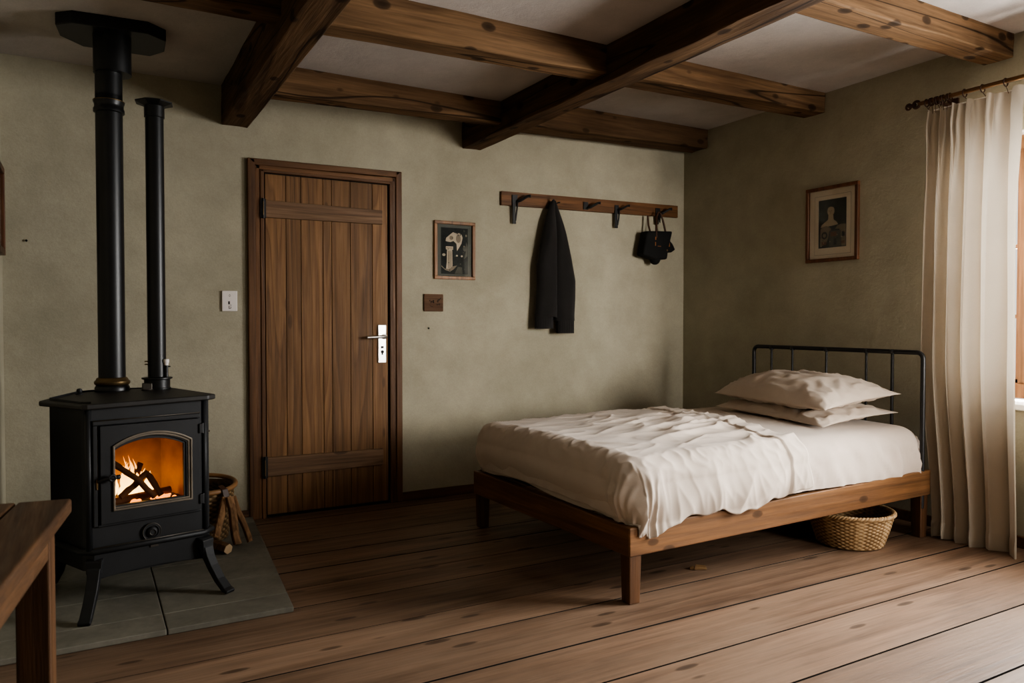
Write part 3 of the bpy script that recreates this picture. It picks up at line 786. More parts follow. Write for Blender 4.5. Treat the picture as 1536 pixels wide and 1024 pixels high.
bk = thing('wicker_basket', (3.47, 2.54, 0), 'round woven willow basket on the floor under the bed', 'basket')
bc = (3.472, 2.545, .004)
woven('basket_body', bk, [(0, .150, 0), (.06, .160, .003), (.5, .186, .082), (1, .208, .165)], bc, M['wicker'], 56, 19, .0026, .005, 6, 1.0, light=lambda u: (int(u * 56) % 7) in (0, 1))
rope_rim('basket_rim', bk, (bc[0], bc[1], .172), .209, .011, M['wicker'])
tl = Matrix.Rotation(radians(-7), 4, 'Y') @ Matrix.Rotation(radians(6), 4, 'X')
b2c = (.505, 4.22, HZ + .002)
bk2 = thing('wicker_basket', (.505, 4.22, HZ), 'tall woven basket with bent cane rim behind the stove', 'basket')
woven('basket_body', bk2, [(0, .125, 0), (.08, .135, .003), (.6, .160, .16), (1, .168, .262)], b2c, M['wickerdark'], 40, 22, .004, .005)
mb = MB(); mb.torus((.505, 4.22, .305), .178, .0125, Matrix.Rotation(radians(5), 4, 'X'), 48, 12); mb.build('cane_rim', M['cane'], bk2, smooth=True)
mb = MB()
def band(u, v):
    a = 2 * pi * u; R = .166 + .008 * v + .002 * sin(a * 40); return Vector((.505 + R * cos(a), 4.22 + R * sin(a), .268 + .034 * v + .5 * 0))
mb.grid(band, 80, 4, closeu=True); mb.build('rim_binding', M['wickerdark'], bk2, smooth=True, solid=.006)
mb = MB(); mb.ribbon([(.585, 4.075, .318), (.605, 4.055, .300), (.612, 4.045, .265), (.618, 4.05, .235)], (1, .5, 0), [.03, .034, .034, .028], .006); mb.build('leather_loop', M['leather'], bk2, bev=.002)


# kindling
def splitlog(name, p, q, r, label, cat, group, seed, endm=True):
    p = Vector(p); q = Vector(q); mb = MB(); d = (q - p); L = d.length; d.normalize()
    a = d.orthogonal().normalized(); b = d.cross(a); sides = 6
    shape = [r * (1 + .28 * noise.noise(Vector((k * 1.7, seed, 3)))) for k in range(sides)]
    rings = []
    for i in range(9):
        f = i / 8; ring = []
        for k in range(sides):
            an = 2 * pi * k / sides + seed; R = shape[k] * (1 + .10 * noise.noise(Vector((f * 3, k * 2, seed)))) * (1 - .12 * f if seed % 2 else 1)
            ring.append(mb.bm.verts.new(p + d * (L * f) + a * R * cos(an) + b * R * sin(an) + (a * noise.noise(Vector((f * 2, seed, 1))) * r * .5)))
        rings.append(ring)
    fs = [mb.bm.faces.new((x[k], x[(k + 1) % sides], y[(k + 1) % sides], y[k])) for x, y in zip(rings, rings[1:]) for k in range(sides)]
    mb._f(fs); mb.mi = 1
    mb._f([mb.bm.faces.new(rings[0][::-1]), mb.bm.faces.new(rings[-1])])
    return tag(mb.build(name, [M['log'], M['logend']], None, bev=.003), label, cat, group)


KG = 'split kindling by the basket'
splitlog('kindling_stick', (.603, 4.040, .262), (.548, 3.955, HZ + .062), .021, 'dark kindling stick leaning on the basket, closest to the stove', 'stick', KG, 1)
splitlog('kindling_stick', (.622, 4.022, .266), (.648, 3.940, HZ + .02), .021, 'upright kindling stick leaning on the basket between two other sticks', 'stick', KG, 4)
splitlog('kindling_stick', (.642, 4.042, .262), (.712, 3.965, HZ + .018), .018, 'kindling stick leaning on the basket, closest to the door', 'stick', KG, 7)
splitlog('firewood_log', (.50, 4.02, HZ + .032), (.592, 3.858, HZ + .026), .026, 'small sawn log lying on the hearth with its pale end showing', 'log', KG, 10)

# ------------------------------------------------------------------ table
ta = radians(7.6); tor = (-.034, 2.10)
TM = Matrix.Translation((tor[0], tor[1], 0)) @ Matrix.Rotation(-ta, 4, 'Z')     # local: x to the left is negative, y towards the room is negative
TZ = .725
tb = thing('wooden_table', (tor[0], tor[1], 0), 'rustic plank table corner beside the stove', 'table')
mb = MB(); xs = [-.80, -.60, -.40, -.205, -.105, 0.0]; xs = [-.78, -.54, -.33, -.115, 0.0]
for a, b in zip(xs, xs[1:]): mb.box((a + .0015, -1.25, TZ - .036), (b - .0015, 0, TZ - random.uniform(0, .001)), TM)
mb.build('tabletop', M['tableY'], tb, bev=.006, seg=3)
for x in (-.055, -.75):
    mb = MB(); mb.box((x, -1.17, TZ - .115), (x + .023, -.05, TZ - .036), TM); mb.build('side_apron', M['tableY'], tb, bev=.003)
for y in (-.075, -1.17):
    mb = MB(); mb.box((-.728, y, TZ - .115), (-.055, y + .023, TZ - .036), TM); mb.build('end_apron', M['tableY'], tb, bev=.003)
for x, y in ((-.098, -.115), (-.098, -1.18), (-.76, -.115), (-.76, -1.18)):
    mb = MB(); mb.box((x, y, 0), (x + .068, y + .068, TZ - .036), TM); mb.build('leg', M['tableZ'], tb, bev=.004)

# ------------------------------------------------------------------ bed
BX0, BX1, BY0, BY1 = 1.905, 3.945, 2.402, 3.815
bed = thing('wooden_bed', (2.9, 3.1, 0), 'low wooden bed frame with thin black metal headboard', 'bed')
def rail(a, b, name, mat): 
    mb = MB(); mb.hexa(a + b); return mb.build(name, mat, bed, bev=.005, seg=3)
w = .032
rail([(BX0, BY0, .198), (BX1, BY0, .229), (BX1, BY0 + w, .229), (BX0, BY0 + w, .198)], [(BX0, BY0, .317), (BX1, BY0, .362), (BX1, BY0 + w, .362), (BX0, BY0 + w, .317)], 'side_rail', M['bedX'])
rail([(BX0, BY1 - w, .186), (BX1, BY1 - w, .22), (BX1, BY1, .22), (BX0, BY1, .186)], [(BX0, BY1 - w, .315), (BX1, BY1 - w, .352), (BX1, BY1, .352), (BX0, BY1, .315)], 'side_rail', M['bedX'])
rail([(BX0 - .002, BY0 + .004, .199), (BX0 + w, BY0 + w, .199), (BX0 + w, BY1 - w, .186), (BX0 - .002, BY1 - .004, .186)], [(BX0 - .002, BY0 + .004, .3165), (BX0 + w, BY0 + w, .3165), (BX0 + w, BY1 - w, .315), (BX0 - .002, BY1 - .004, .315)], 'foot_rail', M['bedY'])
rail([(BX1 - w, BY0 + w, .229), (BX1, BY0 + w, .229), (BX1, BY1 - w, .22), (BX1 - w, BY1 - w, .22)], [(BX1 - w, BY0 + w, .36), (BX1, BY0 + w, .36), (BX1, BY1 - w, .352), (BX1 - w, BY1 - w, .352)], 'head_rail', M['bedY'])
mb = MB()
for k in range(13):
    x = BX0 + .10 + k * .15; mb.box((x, BY0 + w, .235 + .0165 * (x - BX0)), (x + .08, BY1 - w, .252 + .0165 * (x - BX0)))
mb.build('slat_base', M['bedY'], bed)
for x, y, zt_ in ((BX0 + .004, BY0 + .006, .2), (BX0 + .004, BY1 - .075, .19), (BX1 - .075, BY0 + .006, .232), (BX1 - .075, BY1 - .075, .222)):
    mb = MB(); mb.hexa([(x + .003, y + .003, 0), (x + .057, y + .003, 0), (x + .057, y + .057, 0), (x + .003, y + .057, 0), (x, y, zt_), (x + .062, y, zt_), (x + .062, y + .062, zt_), (x, y + .062, zt_)])
    mb.build('bed_leg', M['bedZ'], bed, bev=.004)
HX = 3.885; hy0, hy1 = 2.415, 3.585; hz = .992
mb = MB(); R = .035; pts = [(HX, hy0, .16)]
pts += [(HX, hy0, hz - R - .2), (HX, hy0, hz - R)] + [(HX, hy0 + R - R * cos(a), hz - R + R * sin(a)) for a in [pi / 2 * k / 6 for k in range(1, 7)]]
pts += [(HX, hy1 - R + R * sin(a), hz + .006 - R + R * cos(a)) for a in [pi / 2 * k / 6 for k in range(0, 7)]] + [(HX, hy1, hz - R - .2), (HX, hy1, .16)]
mb.tube(pts, .0125, 14); hb = mb.build('headboard', M['blackmetal'], bed, smooth=True, angle=60); hb['label'] = 'black metal tube headboard'
for y in (3.437, 3.271, 3.02, 2.752, 2.592):
    mb = MB(); mb.tube([(HX, y, .26), (HX, y, hz)], .0068 if y > 2.6 else .0085, 10); mb.lathe([(.0068, 0), (.0155, .004), (.0155, .024), (.008, .028)], (HX, y, hz - .014), 12); mb.build('headboard_bar', M['blackmetal'], hb, smooth=True, angle=50)
mb = MB(); mb.tube([(HX, hy0, .33), (HX, hy1, .33)], .010, 10); mb.build('headboard_bar', M['blackmetal'], hb, smooth=True, angle=50)


# mattress and sheet share one drape: cloth over a rounded slab
def drape(px, py, X0, X1, Y0, Y1, r, zt_, bulge=0.0):
    dx = (X0 - px) if px < X0 else (px - X1 if px > X1 else 0.0); sx = -1 if px < X0 else 1
    dy = (Y0 - py) if py < Y0 else (py - Y1 if py > Y1 else 0.0); sy = -1 if py < Y0 else 1
    d = (dx ** 3 + dy ** 3) ** (1 / 3)
    if d < 1e-9: return Vector((px, py, zt_)), Vector((0, 0, 1)), 0.0
    h = hypot(dx, dy); ux, uy = sx * dx / h, sy * dy / h
    q = r * pi / 2
    if d < q: off, dz = r * sin(d / r), r * (1 - cos(d / r)); nz = cos(d / r)
    else:
        e = d - q; off, dz, nz = r + bulge * sin(min(1, e / .16) * pi) , r + e, 0.0
    cx, cy = min(max(px, X0), X1), min(max(py, Y0), Y1)
    nh = math.sqrt(max(0, 1 - nz * nz))
    return Vector((cx + ux * off, cy + uy * off, zt_ - dz)), Vector((ux * nh, uy * nh, nz)), d


def ridge(v, p=3): return (1 - abs(noise.noise(v))) ** p


def topz(x, y):
    return .586 + .016 * sin(pi * max(0, min(1, (y - 2.4) / 1.4))) + .010 * sm(2.0, 2.9, x)


MX0, MX1, MY0, MY1 = 2.03, 3.83, 2.53, 3.69
mb = MB(); nu, nv = 110, 100; rM = .115
def mat_fn(u, v):
    px = MX0 - .30 + (MX1 - MX0 + .60) * u; py = MY0 - .30 + (MY1 - MY0 + .60) * v
    p, nn, d = drape(px, py, MX0, MX1, MY0, MY1, rM, 0, .012); q = Vector((px, py, 0))
    w_ = .0035 * ridge(Vector((px * 9, py * 5, 1.5)), 4) * (.4 + sm(0, .15, d))
    w_ += .022 * sm(.06, .2, d) * (ridge(Vector((px * 6.5 + py * 3, py * 2.5, 7)), 3) - .5) * sm(2.8, 3.1, px)
    p.z += topz(px, py) - .008; p += nn * w_
    w2 = .012 * sm(.05, .18, d) * (ridge(Vector((px * 13 + py * 7, py * 4 - px * 3, 3.7)), 3) - .4); p += nn * w2
    lo = .262 + .0205 * (p.x - BX0); p.z = max(p.z, lo)
    return p
mb.grid(mat_fn, nu, nv); mt = mb.build('mattress', M['sheet2'], None, smooth=True)
tag(mt, 'thick mattress in a cream fitted sheet on the bed frame', 'mattress')

# rumpled top sheet
SX0, SX1, SY0, SY1 = 1.998, 5.0, 2.492, 3.727
def lx(d): return d
mb = MB(); nu, nv = 230, 260; rS = .100
def hemd(px):
    """unrolled length of the near side drop"""
    t = px
    base = .362 - .055 * sm(2.06, 2.22, t) - .0 * t + .02 * sm(2.25, 2.45, t) - .045 * sm(2.60, 2.85, t) - .05 * sm(2.85, 3.1, t)
    return base + .010 * sin(t * 23) + .008 * sin(t * 41 + 1)
def sheet_fn(u, v):
    py0 = 2.15 + v * 1.9
    yy = max(0.0, min(1.0, (py0 - 2.45) / 1.25))
    xh = 2.93 + .30 * yy + .012 * sin(py0 * 9)           # the turned down end runs slightly askew
    xf = SX0 - (.326 + .012 * sin(py0 * 7) + .02 * sm(2.7, 2.5, py0))
    px = xf + (xh - xf) * u
    near = hemd(max(px, SX0 - .12)); y0 = SY0 - near; y1 = SY1 + .33
    py = y0 + (y1 - y0) * v
    p, nn, d = drape(px, py, SX0, SX1, SY0, SY1, rS, 0, .016)
    # ---- wrinkles
    side = sm(.06, .20, d); top = 1 - sm(.0, .12, d)
    isnear = 1 if (py < SY0) else 0
    wv = 0.0
    if py < SY0 and px > SX0 - .05:
        s = px * 5.5 + (SY0 - py) * 2.4; wv += side * .036 * (ridge(Vector((s, (SY0 - py) * 2.2, 3.3)), 2) - .5)
        wv += side * .005 * (ridge(Vector((px * 16 - (SY0 - py) * 5, (SY0 - py) * 4, 8.1)), 3) - .4)
        k = sm(2.75, 3.0, px); wv += k * side * .006 * ridge(Vector((px * 24 + (SY0 - py) * 9, (SY0 - py) * 5, 5.5)), 3)
        cf = math.exp(-((px - 2.02) / .05) ** 2); wv += cf * side * .022 * (ridge(Vector((px * 26, (SY0 - py) * 3, 1.7)), 2) - .35)
    elif px < SX0:
        wv += side * .009 * (ridge(Vector((py * 5 + (SX0 - px) * 3, (SX0 - px) * 3, 9.4)), 3) - .45)
        wv += sm(2.62, 2.45, py) * side * .022 * (ridge(Vector((py * 17, (SX0 - px) * 3, 2.2)), 2) - .4)
    # top creases: radiate from the middle of the bed
    cx, cy = px - 2.75, py - 3.05
    a = math.atan2(cy, cx); rr = hypot(cx, cy)
    blob = math.exp(-((px - 2.75) / .42) ** 2 - ((py - 2.95) / .45) ** 2)
    wx, wy = px + .06 * noise.noise(Vector((px * 4, py * 4, 0))), py + .06 * noise.noise(Vector((px * 4, py * 4, 5)))
    c1 = ridge(Vector((wx * 2.2 + wy * 1.2, wy * 8.5 - wx * 2.4, 2.0)), 5)
    c2 = ridge(Vector((wx * 5 + wy * 6, wy * 5 - wx * 3.5, 6.0)), 5)
    c3 = ridge(Vector((wx * 1.5 - wy * .6, wy * 6.0 + wx * 2.0, 12.0)), 6)
    lim = (1 - sm(.02, .2, d))
    wv += lim * (blob * (.027 * c1 + .015 * c2) + .009 * c3 + .004 * c1)
    wv += (1 - side) * .0035 * noise.noise(Vector((px * 5, py * 5, 4)))
    # shoulder puckers where the sheet breaks over the foot and near edges
    pk = math.exp(-((d - .06) / .06) ** 2) if d > 0 else 0
    wv += pk * .008 * (ridge(Vector((px * 15, py * 15, 3)), 3) - .4)
    # the folded end: a raised double band
    b = xh - px
    wv += .010 * (1 - sm(.115, .125, b)) - .004
    p.z += topz(px, py); p += nn * (wv + .006)
    if px < SX0: p.x += .034 * sm(.19, .33, d) * min(1.0, (SX0 - px) / max(1e-6, d)) ** 2
    lo = .322 + .0215 * (p.x - BX0)
    if p.y > BY0 - .004 and p.x > BX0 - .004: p.z = max(p.z, lo)
    return p
mb.grid(sheet_fn, nu, nv); sh = mb.build('bed_sheet', M['sheet'], None, smooth=True, solid=.004)
tag(sh, 'rumpled cream top sheet draped over the foot of the bed', 'sheet')
sh.modifiers[0].offset = -1


# pillows
def pillow(name, corners, th_up, th_dn, label, seed):
    """corners: foot-far, foot-near, head-near, head-far"""
    A, B, C_, D = [Vector(c) for c in corners]; mb = MB(); n = 56
    nrm = ((B - A).cross(D - A)).normalized()
    if nrm.z < 0: nrm = -nrm
    def pt(u, v, s):
        a, b = u * 2 - 1, v * 2 - 1
        ea = a * (1 - .075 * (1 - b * b) * abs(a) ** 3 * 1.0); eb = b * (1 - .10 * (1 - a * a) * abs(b) ** 3)
        U_, V_ = (ea + 1) / 2, (eb + 1) / 2
        p = A * (1 - U_) * (1 - V_) + B * (1 - U_) * V_ + C_ * U_ * V_ + D * U_ * (1 - V_)
        e = max(0, (1 - abs(a) ** 2.6)) * max(0, (1 - abs(b) ** 2.6)); h = e ** .62
        q = Vector((a * 2.2, b * 3, seed))
        edge = (1 - e) ** 1.5
        wv = .019 * (ridge(Vector((a * 2.6 + b * 1.5, b * 4.0 - a, seed)), 4) - .3) * (1 - edge * .3) * min(1, e * 5)
        wv += .020 * edge * (ridge(Vector((a * 7, b * 9, seed + 3)), 2) - .5) * min(1, e * 6)
        return p + nrm * (s * (th_up if s > 0 else th_dn) * h + wv)
    top = [[None] * (n + 1) for _ in range(n + 1)]; bot = [[None] * (n + 1) for _ in range(n + 1)]
    for i in range(n + 1):
        for j in range(n + 1):
            f = lambda t: .5 - .5 * cos(pi * t) if True else t
            u, v = f(i / n), f(j / n); top[i][j] = mb.bm.verts.new(pt(u, v, 1))
            bot[i][j] = top[i][j] if i in (0, n) or j in (0, n) else mb.bm.verts.new(pt(u, v, -1))
    fs = []
    for i in range(n):
        for j in range(n):
            fs.append(mb.bm.faces.new((top[i][j], top[i + 1][j], top[i + 1][j + 1], top[i][j + 1])))
            q = [bot[i][j], bot[i][j + 1], bot[i + 1][j + 1], bot[i + 1][j]]
            try: fs.append(mb.bm.faces.new(q))
            except ValueError: pass
    mb._f(fs); o = mb.build(name, M['pillow'], None, smooth=True)
    seam = []
    P4 = [pt(t / 24, 0, 1) for t in range(24)] + [pt(1, t / 24, 1) for t in range(24)] + [pt(1 - t / 24, 1, 1) for t in range(24)] + [pt(0, 1 - t / 24, 1) for t in range(25)]
    return tag(o, label, 'pillow', 'stacked beige pillows')
pillow('pillow', [(3.47, 3.52, .628), (3.30, 2.58, .612), (3.84, 2.52, .665), (3.86, 3.46, .665)], .058, .030, 'flatter beige pillow beneath the plump pillow at the bed head', 2.0)
pillow('pillow', [(3.47, 3.53, .708), (3.32, 2.585, .700), (3.86, 2.52, .765), (3.87, 3.46, .765)], .125, .052, 'plump beige pillow on top of the flatter pillow', 9.0)

# ------------------------------------------------------------------ coat rack
cr = thing('coat_rack', (3.28, YB, 2.01), 'long dark wooden coat rack board with five black iron hooks', 'coat rack')
mb = MB(); mb.hexa([(2.488, YB - .026, 1.962), (4.075, YB - .026, 1.984), (4.075, YB, 1.984), (2.488, YB, 1.962), (2.488, YB - .026, 2.058), (4.075, YB - .026, 2.078), (4.075, YB, 2.078), (2.488, YB, 2.058)])
mb.build('rack_board', M['rack'], cr, bev=.003)
def hook(x, z, long, size=1.0, dirx=1):
    mb = MB(); y = YB - .026; s = size
    mb.box((x - .020 * s, y - .010, z - .030 * s), (x + .022 * s, y, z + .028 * s))
    mb.tube([(x + .010 * s, y - .010, z - .018 * s), (x + .030 * s, y - .030, z - .012 * s), (x + .054 * s, y - .048, z + .004 * s), (x + .075 * s, y - .062, z + .018 * s), (x + .092 * s, y - .070, z + .018 * s)], [.010 * s, .011 * s, .0095 * s, .009 * s, .012 * s], 10)
    if long:
        mb.ribbon([(x - .006, y - .006, z - .02), (x - .006, y - .008, z - .10), (x - .004, y - .008, z - long)], (1, 0, 0), [.026, .022, .024], [.010, .010, .012])
        mb.tube([(x + .022, y - .010, z - .02), (x + .012, y - .016, z - .08), (x + .004, y - .012, z - long + .02)], .006, 8)
    mb.build('hook', M['hookiron'], cr, bev=.0015)
hook(2.588, 2.010, .172, 1.0); hook(2.880, 1.995, 0, .45); hook(3.185, 2.010, 0, .95); hook(3.468, 2.014, .150, .8); hook(3.865, 2.016, .05, .95)
o = bpy.data.objects

# hanging garment
gm = thing('hanging_garment', (2.89, YB - .08, 2.0), 'charcoal knit garment with two ribbed cuffs hanging from the coat rack', 'garment')
def lerp_tab(tab, z):
    for (z0, a0), (z1, a1) in zip(tab, tab[1:]):
        if z <= z0 and z >= z1:
            f = (z0 - z) / (z0 - z1); return a0 + (a1 - a0) * f
    return tab[-1][1] if z < tab[-1][0] else tab[0][1]
Lo = [(2.012, 2.868), (1.955, 2.848), (1.888, 2.822), (1.78, 2.795), (1.676, 2.772), (1.551, 2.747), (1.389, 2.748), (1.25, 2.738), (1.205, 2.732)]
Ro = [(2.012, 2.892), (1.943, 2.916), (1.84, 2.946), (1.734, 2.974), (1.60, 3.012), (1.455, 3.046), (1.33, 3.045), (1.205, 3.040)]
Mi = [(2.012, 2.880), (1.8, 2.882), (1.5, 2.885), (1.3, 2.888), (1.205, 2.892)]
mb = MB()
for (L_, R_, zb, sd) in ((Lo, Mi, 1.195, 1), (Mi, Ro, 1.170, 2)):
    def fn(u, v, L_=L_, R_=R_, zb=zb, sd=sd):
        z = 2.012 + (zb - 2.012) * v; l = lerp_tab(L_, z); r = lerp_tab(R_, z); cx = (l + r) / 2; hw = (r - l) / 2 + .006
        a = 2 * pi * u; dpt = .020 + .042 * sm(0, .35, v)
        fold = 1 + .10 * sin(a * 3 + v * 4 + sd) * sm(.05, .3, v) + .05 * noise.noise(Vector((a * 1.5, v * 6, sd)))
        sx_ = hw * cos(a) * (1 + .03 * sin(v * 30 + sd) * sm(.85, 1, v)); sy_ = dpt * sin(a) * fold
        return Vector((cx + sx_, min(YB - .012, YB - .072 + sy_ - .012 * sm(.0, .2, v)), z + .006 * noise.noise(Vector((a, sd, 2)))))
    mb.grid(fn, 40, 60, closeu=True)
    c_ = mb.bm.verts.new(fn(0, 0) * .5 + fn(.5, 0) * .5)
    mb.bm.verts.ensure_lookup_table()
gb = mb.build('garment_body', M['coat'], gm, smooth=True)
for (x0_, x1_, z0_, z1_) in ((2.729, 2.864, 1.203, 1.113), (2.908, 3.040, 1.178, 1.080)):
    mb = MB()
    def fn(u, v, x0_=x0_, x1_=x1_, z0_=z0_, z1_=z1_):
        a = 2 * pi * u; cx = (x0_ + x1_) / 2; hw = (x1_ - x0_) / 2; rib = 1 + .018 * cos(a * 22); k = 1 + .06 * sin(pi * v)
        return Vector((cx + hw * cos(a) * rib, min(YB - .012, YB - .084 + .042 * sin(a) * rib * k), z0_ + (z1_ - z0_) * v))
    mb.grid(fn, 132, 8, closeu=True); mb.build('cuff', M['coat'], gm, smooth=True, solid=.006)
mb = MB(); mb.lathe([(.006, 0), (.014, .012), (.016, .03), (.010, .045), (.003, .05)], (2.880, YB - .075, 1.975), 12); mb.build('hanging_loop', M['coat'], gm, smooth=True)

# bag
bg = thing('hanging_bag', (3.78, YB - .08, 1.75), 'small black canvas bag with orange trim hanging from the last hook', 'bag')
mb = MB()
fr_ = [(3.679, 1.846), (3.640, 1.664), (3.700, 1.650), (3.760, 1.636), (3.876, 1.641), (3.890, 1.72), (3.918, 1.815), (3.930, 1.858), (3.80, 1.852)]
def puff(o, mats, ycen, th_): pass
mb.prism([(x, z) for x, z in fr_], YB - .135, YB - .045, Matrix(((1, 0, 0, 0), (0, 0, 1, 0), (0, 1, 0, 0), (0, 0, 0, 1))))
mb.build('bag_body', M['bag'], bg, bev=.014, seg=3)
mb = MB(); mb.lathe([(.012, 0), (.030, .010), (.040, .030), (.042, .06)], (3.79, YB - .09, 1.600), 16); mb.build('bag_pouch', M['bag'], bg, smooth=True)
mb = MB(); mb.prism([(3.885, 1.77), (3.895, 1.700), (3.950, 1.700), (3.988, 1.722), (3.960, 1.768), (3.938, 1.785), (3.935, 1.805), (3.915, 1.805), (3.912, 1.78)], YB - .10, YB - .05, Matrix(((1, 0, 0, 0), (0, 0, 1, 0), (0, 1, 0, 0), (0, 0, 0, 1)))); mb.build('side_pocket', M['bag'], bg, bev=.010, seg=3)
mb = MB()
mb.ribbon([(3.765, YB - .135, 1.80), (3.772, YB - .125, 1.88), (3.800, YB - .095, 1.965), (3.822, YB - .09, 2.002), (3.845, YB - .085, 1.995), (3.870, YB - .085, 1.945), (3.893, YB - .09, 1.855)], (0, 1, 0), .012, .012)
mb.ribbon([(3.735, YB - .10, 1.84), (3.742, YB - .07, 1.90), (3.745, YB - .055, 1.975)], (1, 0, 0), .016, .006)
mb.build('bag_strap', M['leather'], bg, bev=.002)
for a, b, q in (((3.754, 1.782), (3.761, 1.806), .1355), ((3.752, 1.738), (3.759, 1.766), .1355), ((3.778, 1.734), (3.808, 1.738), .1355), ((3.912, 1.742), (3.926, 1.775), .101)):
    mb = MB(); mb.box((a[0], YB - q - .003, a[1]), (b[0], YB - q + .002, b[1])); mb.build('leather_trim', M['orange'], bg, bev=.0008)
mb = MB(); mb.lathe([(.007, 0), (.007, .003)], (0, 0, 0), 12, Matrix.Translation((3.872, YB - .134, 1.709)) @ Matrix.Rotation(pi / 2, 4, 'X'))
mb.build('bag_stud', M['brass'], bg)


# ------------------------------------------------------------------ pictures
def picture(loc, label, mat, x0, x1, z0, z1, fw, depth, dims, shapes, matb, frame, dx=0.0):
    """built in the plane (s, z, out) and mapped by mat to the wall"""
    t = thing('framed_picture', loc, label, 'picture')
    mb = MB()
    for a, b, c, d in ((x0, x1, z1 - fw, z1), (x0, x1, z0, z0 + fw), (x0, x0 + fw, z0 + fw, z1 - fw), (x1 - fw, x1, z0 + fw, z1 - fw)): mb.box((a, c, 0), (b, d, depth), mat)
    mb.build('picture_frame', frame, t, bev=.003)
    mb = MB(); mb.box((x0 + fw, z0 + fw, .002), (x1 - fw, z1 - fw, .006), mat); mb.build('mat_board', matb, t)
    mb = MB(); mats = []
    for k, (mname, poly) in enumerate(shapes):
        if M[mname] not in mats: mats.append(M[mname])
        mb.mi = mats.index(M[mname]); o_ = .0063 + .00022 * k
        mb.flatpoly([mat @ Vector((s, z, o_)) for s, z in poly])
    mb.keep = True; mb.build('print', mats, t)
    mb = MB(); mb.box((x0 + fw * .9, z0 + fw * .9, depth * .62), (x1 - fw * .9, z1 - fw * .9, depth * .62 + .0015), mat); mb.build('picture_glass', M['glass'], t)
    return t
def rect(a, b, c, d): return [(a, c), (b, c), (b, d), (a, d)]
def ell(cx, cz, rx, rz, n=18, a0=0, a1=2 * pi): return [(cx + rx * cos(a0 + (a1 - a0) * k / n), cz + rz * sin(a0 + (a1 - a0) * k / n)) for k in range(n + (0 if a1 - a0 > 6.28 else 1))]
BM = Matrix(((1, 0, 0, 0), (0, 0, -1, YB), (0, 1, 0, 0), (0, 0, 0, 1)))      # back wall: s = x
RM = Matrix(((0, 0, -1, XR), (1, 0, 0, 0), (0, 1, 0, 0), (0, 0, 0, 1)))      # right wall: s = y
random.seed(3)
sh1 = [('ink', rect(2.043, 2.240, 1.478, 1.785)),
       ('paper', [(2.077, 1.695), (2.080, 1.715), (2.095, 1.728), (2.112, 1.742), (2.131, 1.756), (2.150, 1.750), (2.176, 1.752), (2.194, 1.742), (2.201, 1.722), (2.193, 1.684), (2.178, 1.660), (2.160, 1.632), (2.156, 1.680), (2.134, 1.698), (2.112, 1.690), (2.090, 1.692)]),
       ('paper2', ell(2.17, 1.715, .018, .028)), ('paper2', ell(2.118, 1.718, .014, .014)),
       ('paper', rect(2.078, 2.131, 1.640, 1.661)), ('paper2', rect(2.082, 2.128, 1.648, 1.652)),
       ('paper', [(2.086, 1.640), (2.124, 1.640), (2.126, 1.540), (2.122, 1.503), (2.078, 1.503), (2.084, 1.56)]),
       ('paper2', rect(2.096, 2.104, 1.515, 1.632)), ('ink2', rect(2.112, 2.116, 1.515, 1.632)),
       ('paper2', [(2.044, 1.526), (2.075, 1.502), (2.108, 1.494), (2.135, 1.510), (2.160, 1.536), (2.130, 1.530), (2.10, 1.512), (2.07, 1.512), (2.046, 1.534)]),
       ('paper', ell(2.063, 1.604, .012, .009)), ('paper', ell(2.158, 1.601, .007, .006)), ('paper', ell(2.194, 1.599, .007, .006)), ('paper2', ell(2.226, 1.737, .006, .008)), ('ink2', ell(2.216, 1.650, .014, .018)),
       ('ink2', [(2.140, 1.480), (2.20, 1.480), (2.195, 1.525), (2.165, 1.528), (2.15, 1.50)]), ('paper2', ell(2.21, 1.665, .005, .005)), ('ink2', [(2.21, 1.58), (2.235, 1.60), (2.238, 1.66), (2.225, 1.70), (2.222, 1.62)])]
for k in range(18):
    x, z = random.uniform(2.05, 2.235), random.uniform(1.485, 1.775); sh1.append(('ink2', ell(x, z, random.uniform(.002, .006), random.uniform(.002, .005), 7)))
picture((2.14, YB, 1.63), 'small framed dark print of a pale pedestal and shape, beside the door', BM, 1.992, 2.290, 1.442, 1.827, .021, .022, None, sh1, M['matgrey'], M['picframe'])
sh2 = [('matline', rect(3.058, 3.327, 1.591, 1.971)), ('mat', rect(3.060, 3.325, 1.593, 1.969)), ('ink', rect(3.091, 3.296, 1.635, 1.943)),
       ('paper', ell(3.204, 1.868, .027, .032)), ('paper', [(3.222, 1.842), (3.186, 1.842), (3.183, 1.812), (3.160, 1.795), (3.150, 1.778), (3.20, 1.772), (3.280, 1.768), (3.272, 1.785), (3.242, 1.803), (3.224, 1.815)]),
       ('paper2', [(3.281, 1.758), (3.262, 1.772), (3.235, 1.776), (3.205, 1.760), (3.20, 1.745), (3.215, 1.74), (3.22, 1.700), (3.24, 1.66), (3.283, 1.645)]),
       ('paper2', [(3.172, 1.752), (3.155, 1.772), (3.125, 1.778), (3.094, 1.776), (3.094, 1.64), (3.125, 1.64), (3.13, 1.72), (3.14, 1.748)]),
       ('ink2', rect(3.13, 3.215, 1.64, 1.74)), ('sepia', rect(3.16, 3.205, 1.705, 1.735)), ('ink', ell(3.25, 1.715, .022, .024)), ('paper2', ell(3.25, 1.715, .012, .013)), ('sepia', rect(3.235, 3.27, 1.655, 1.675)), ('ink', rect(3.10, 3.12, 1.70, 1.73)), ('sepia', rect(3.10, 3.125, 1.655, 1.672)), ('ink', rect(3.16, 3.18, 1.65, 1.69)),
       ('ink', [(3.204, 1.900), (3.182, 1.898), (3.178, 1.885), (3.188, 1.892), (3.204, 1.896), (3.22, 1.892), (3.231, 1.884), (3.226, 1.897)])]
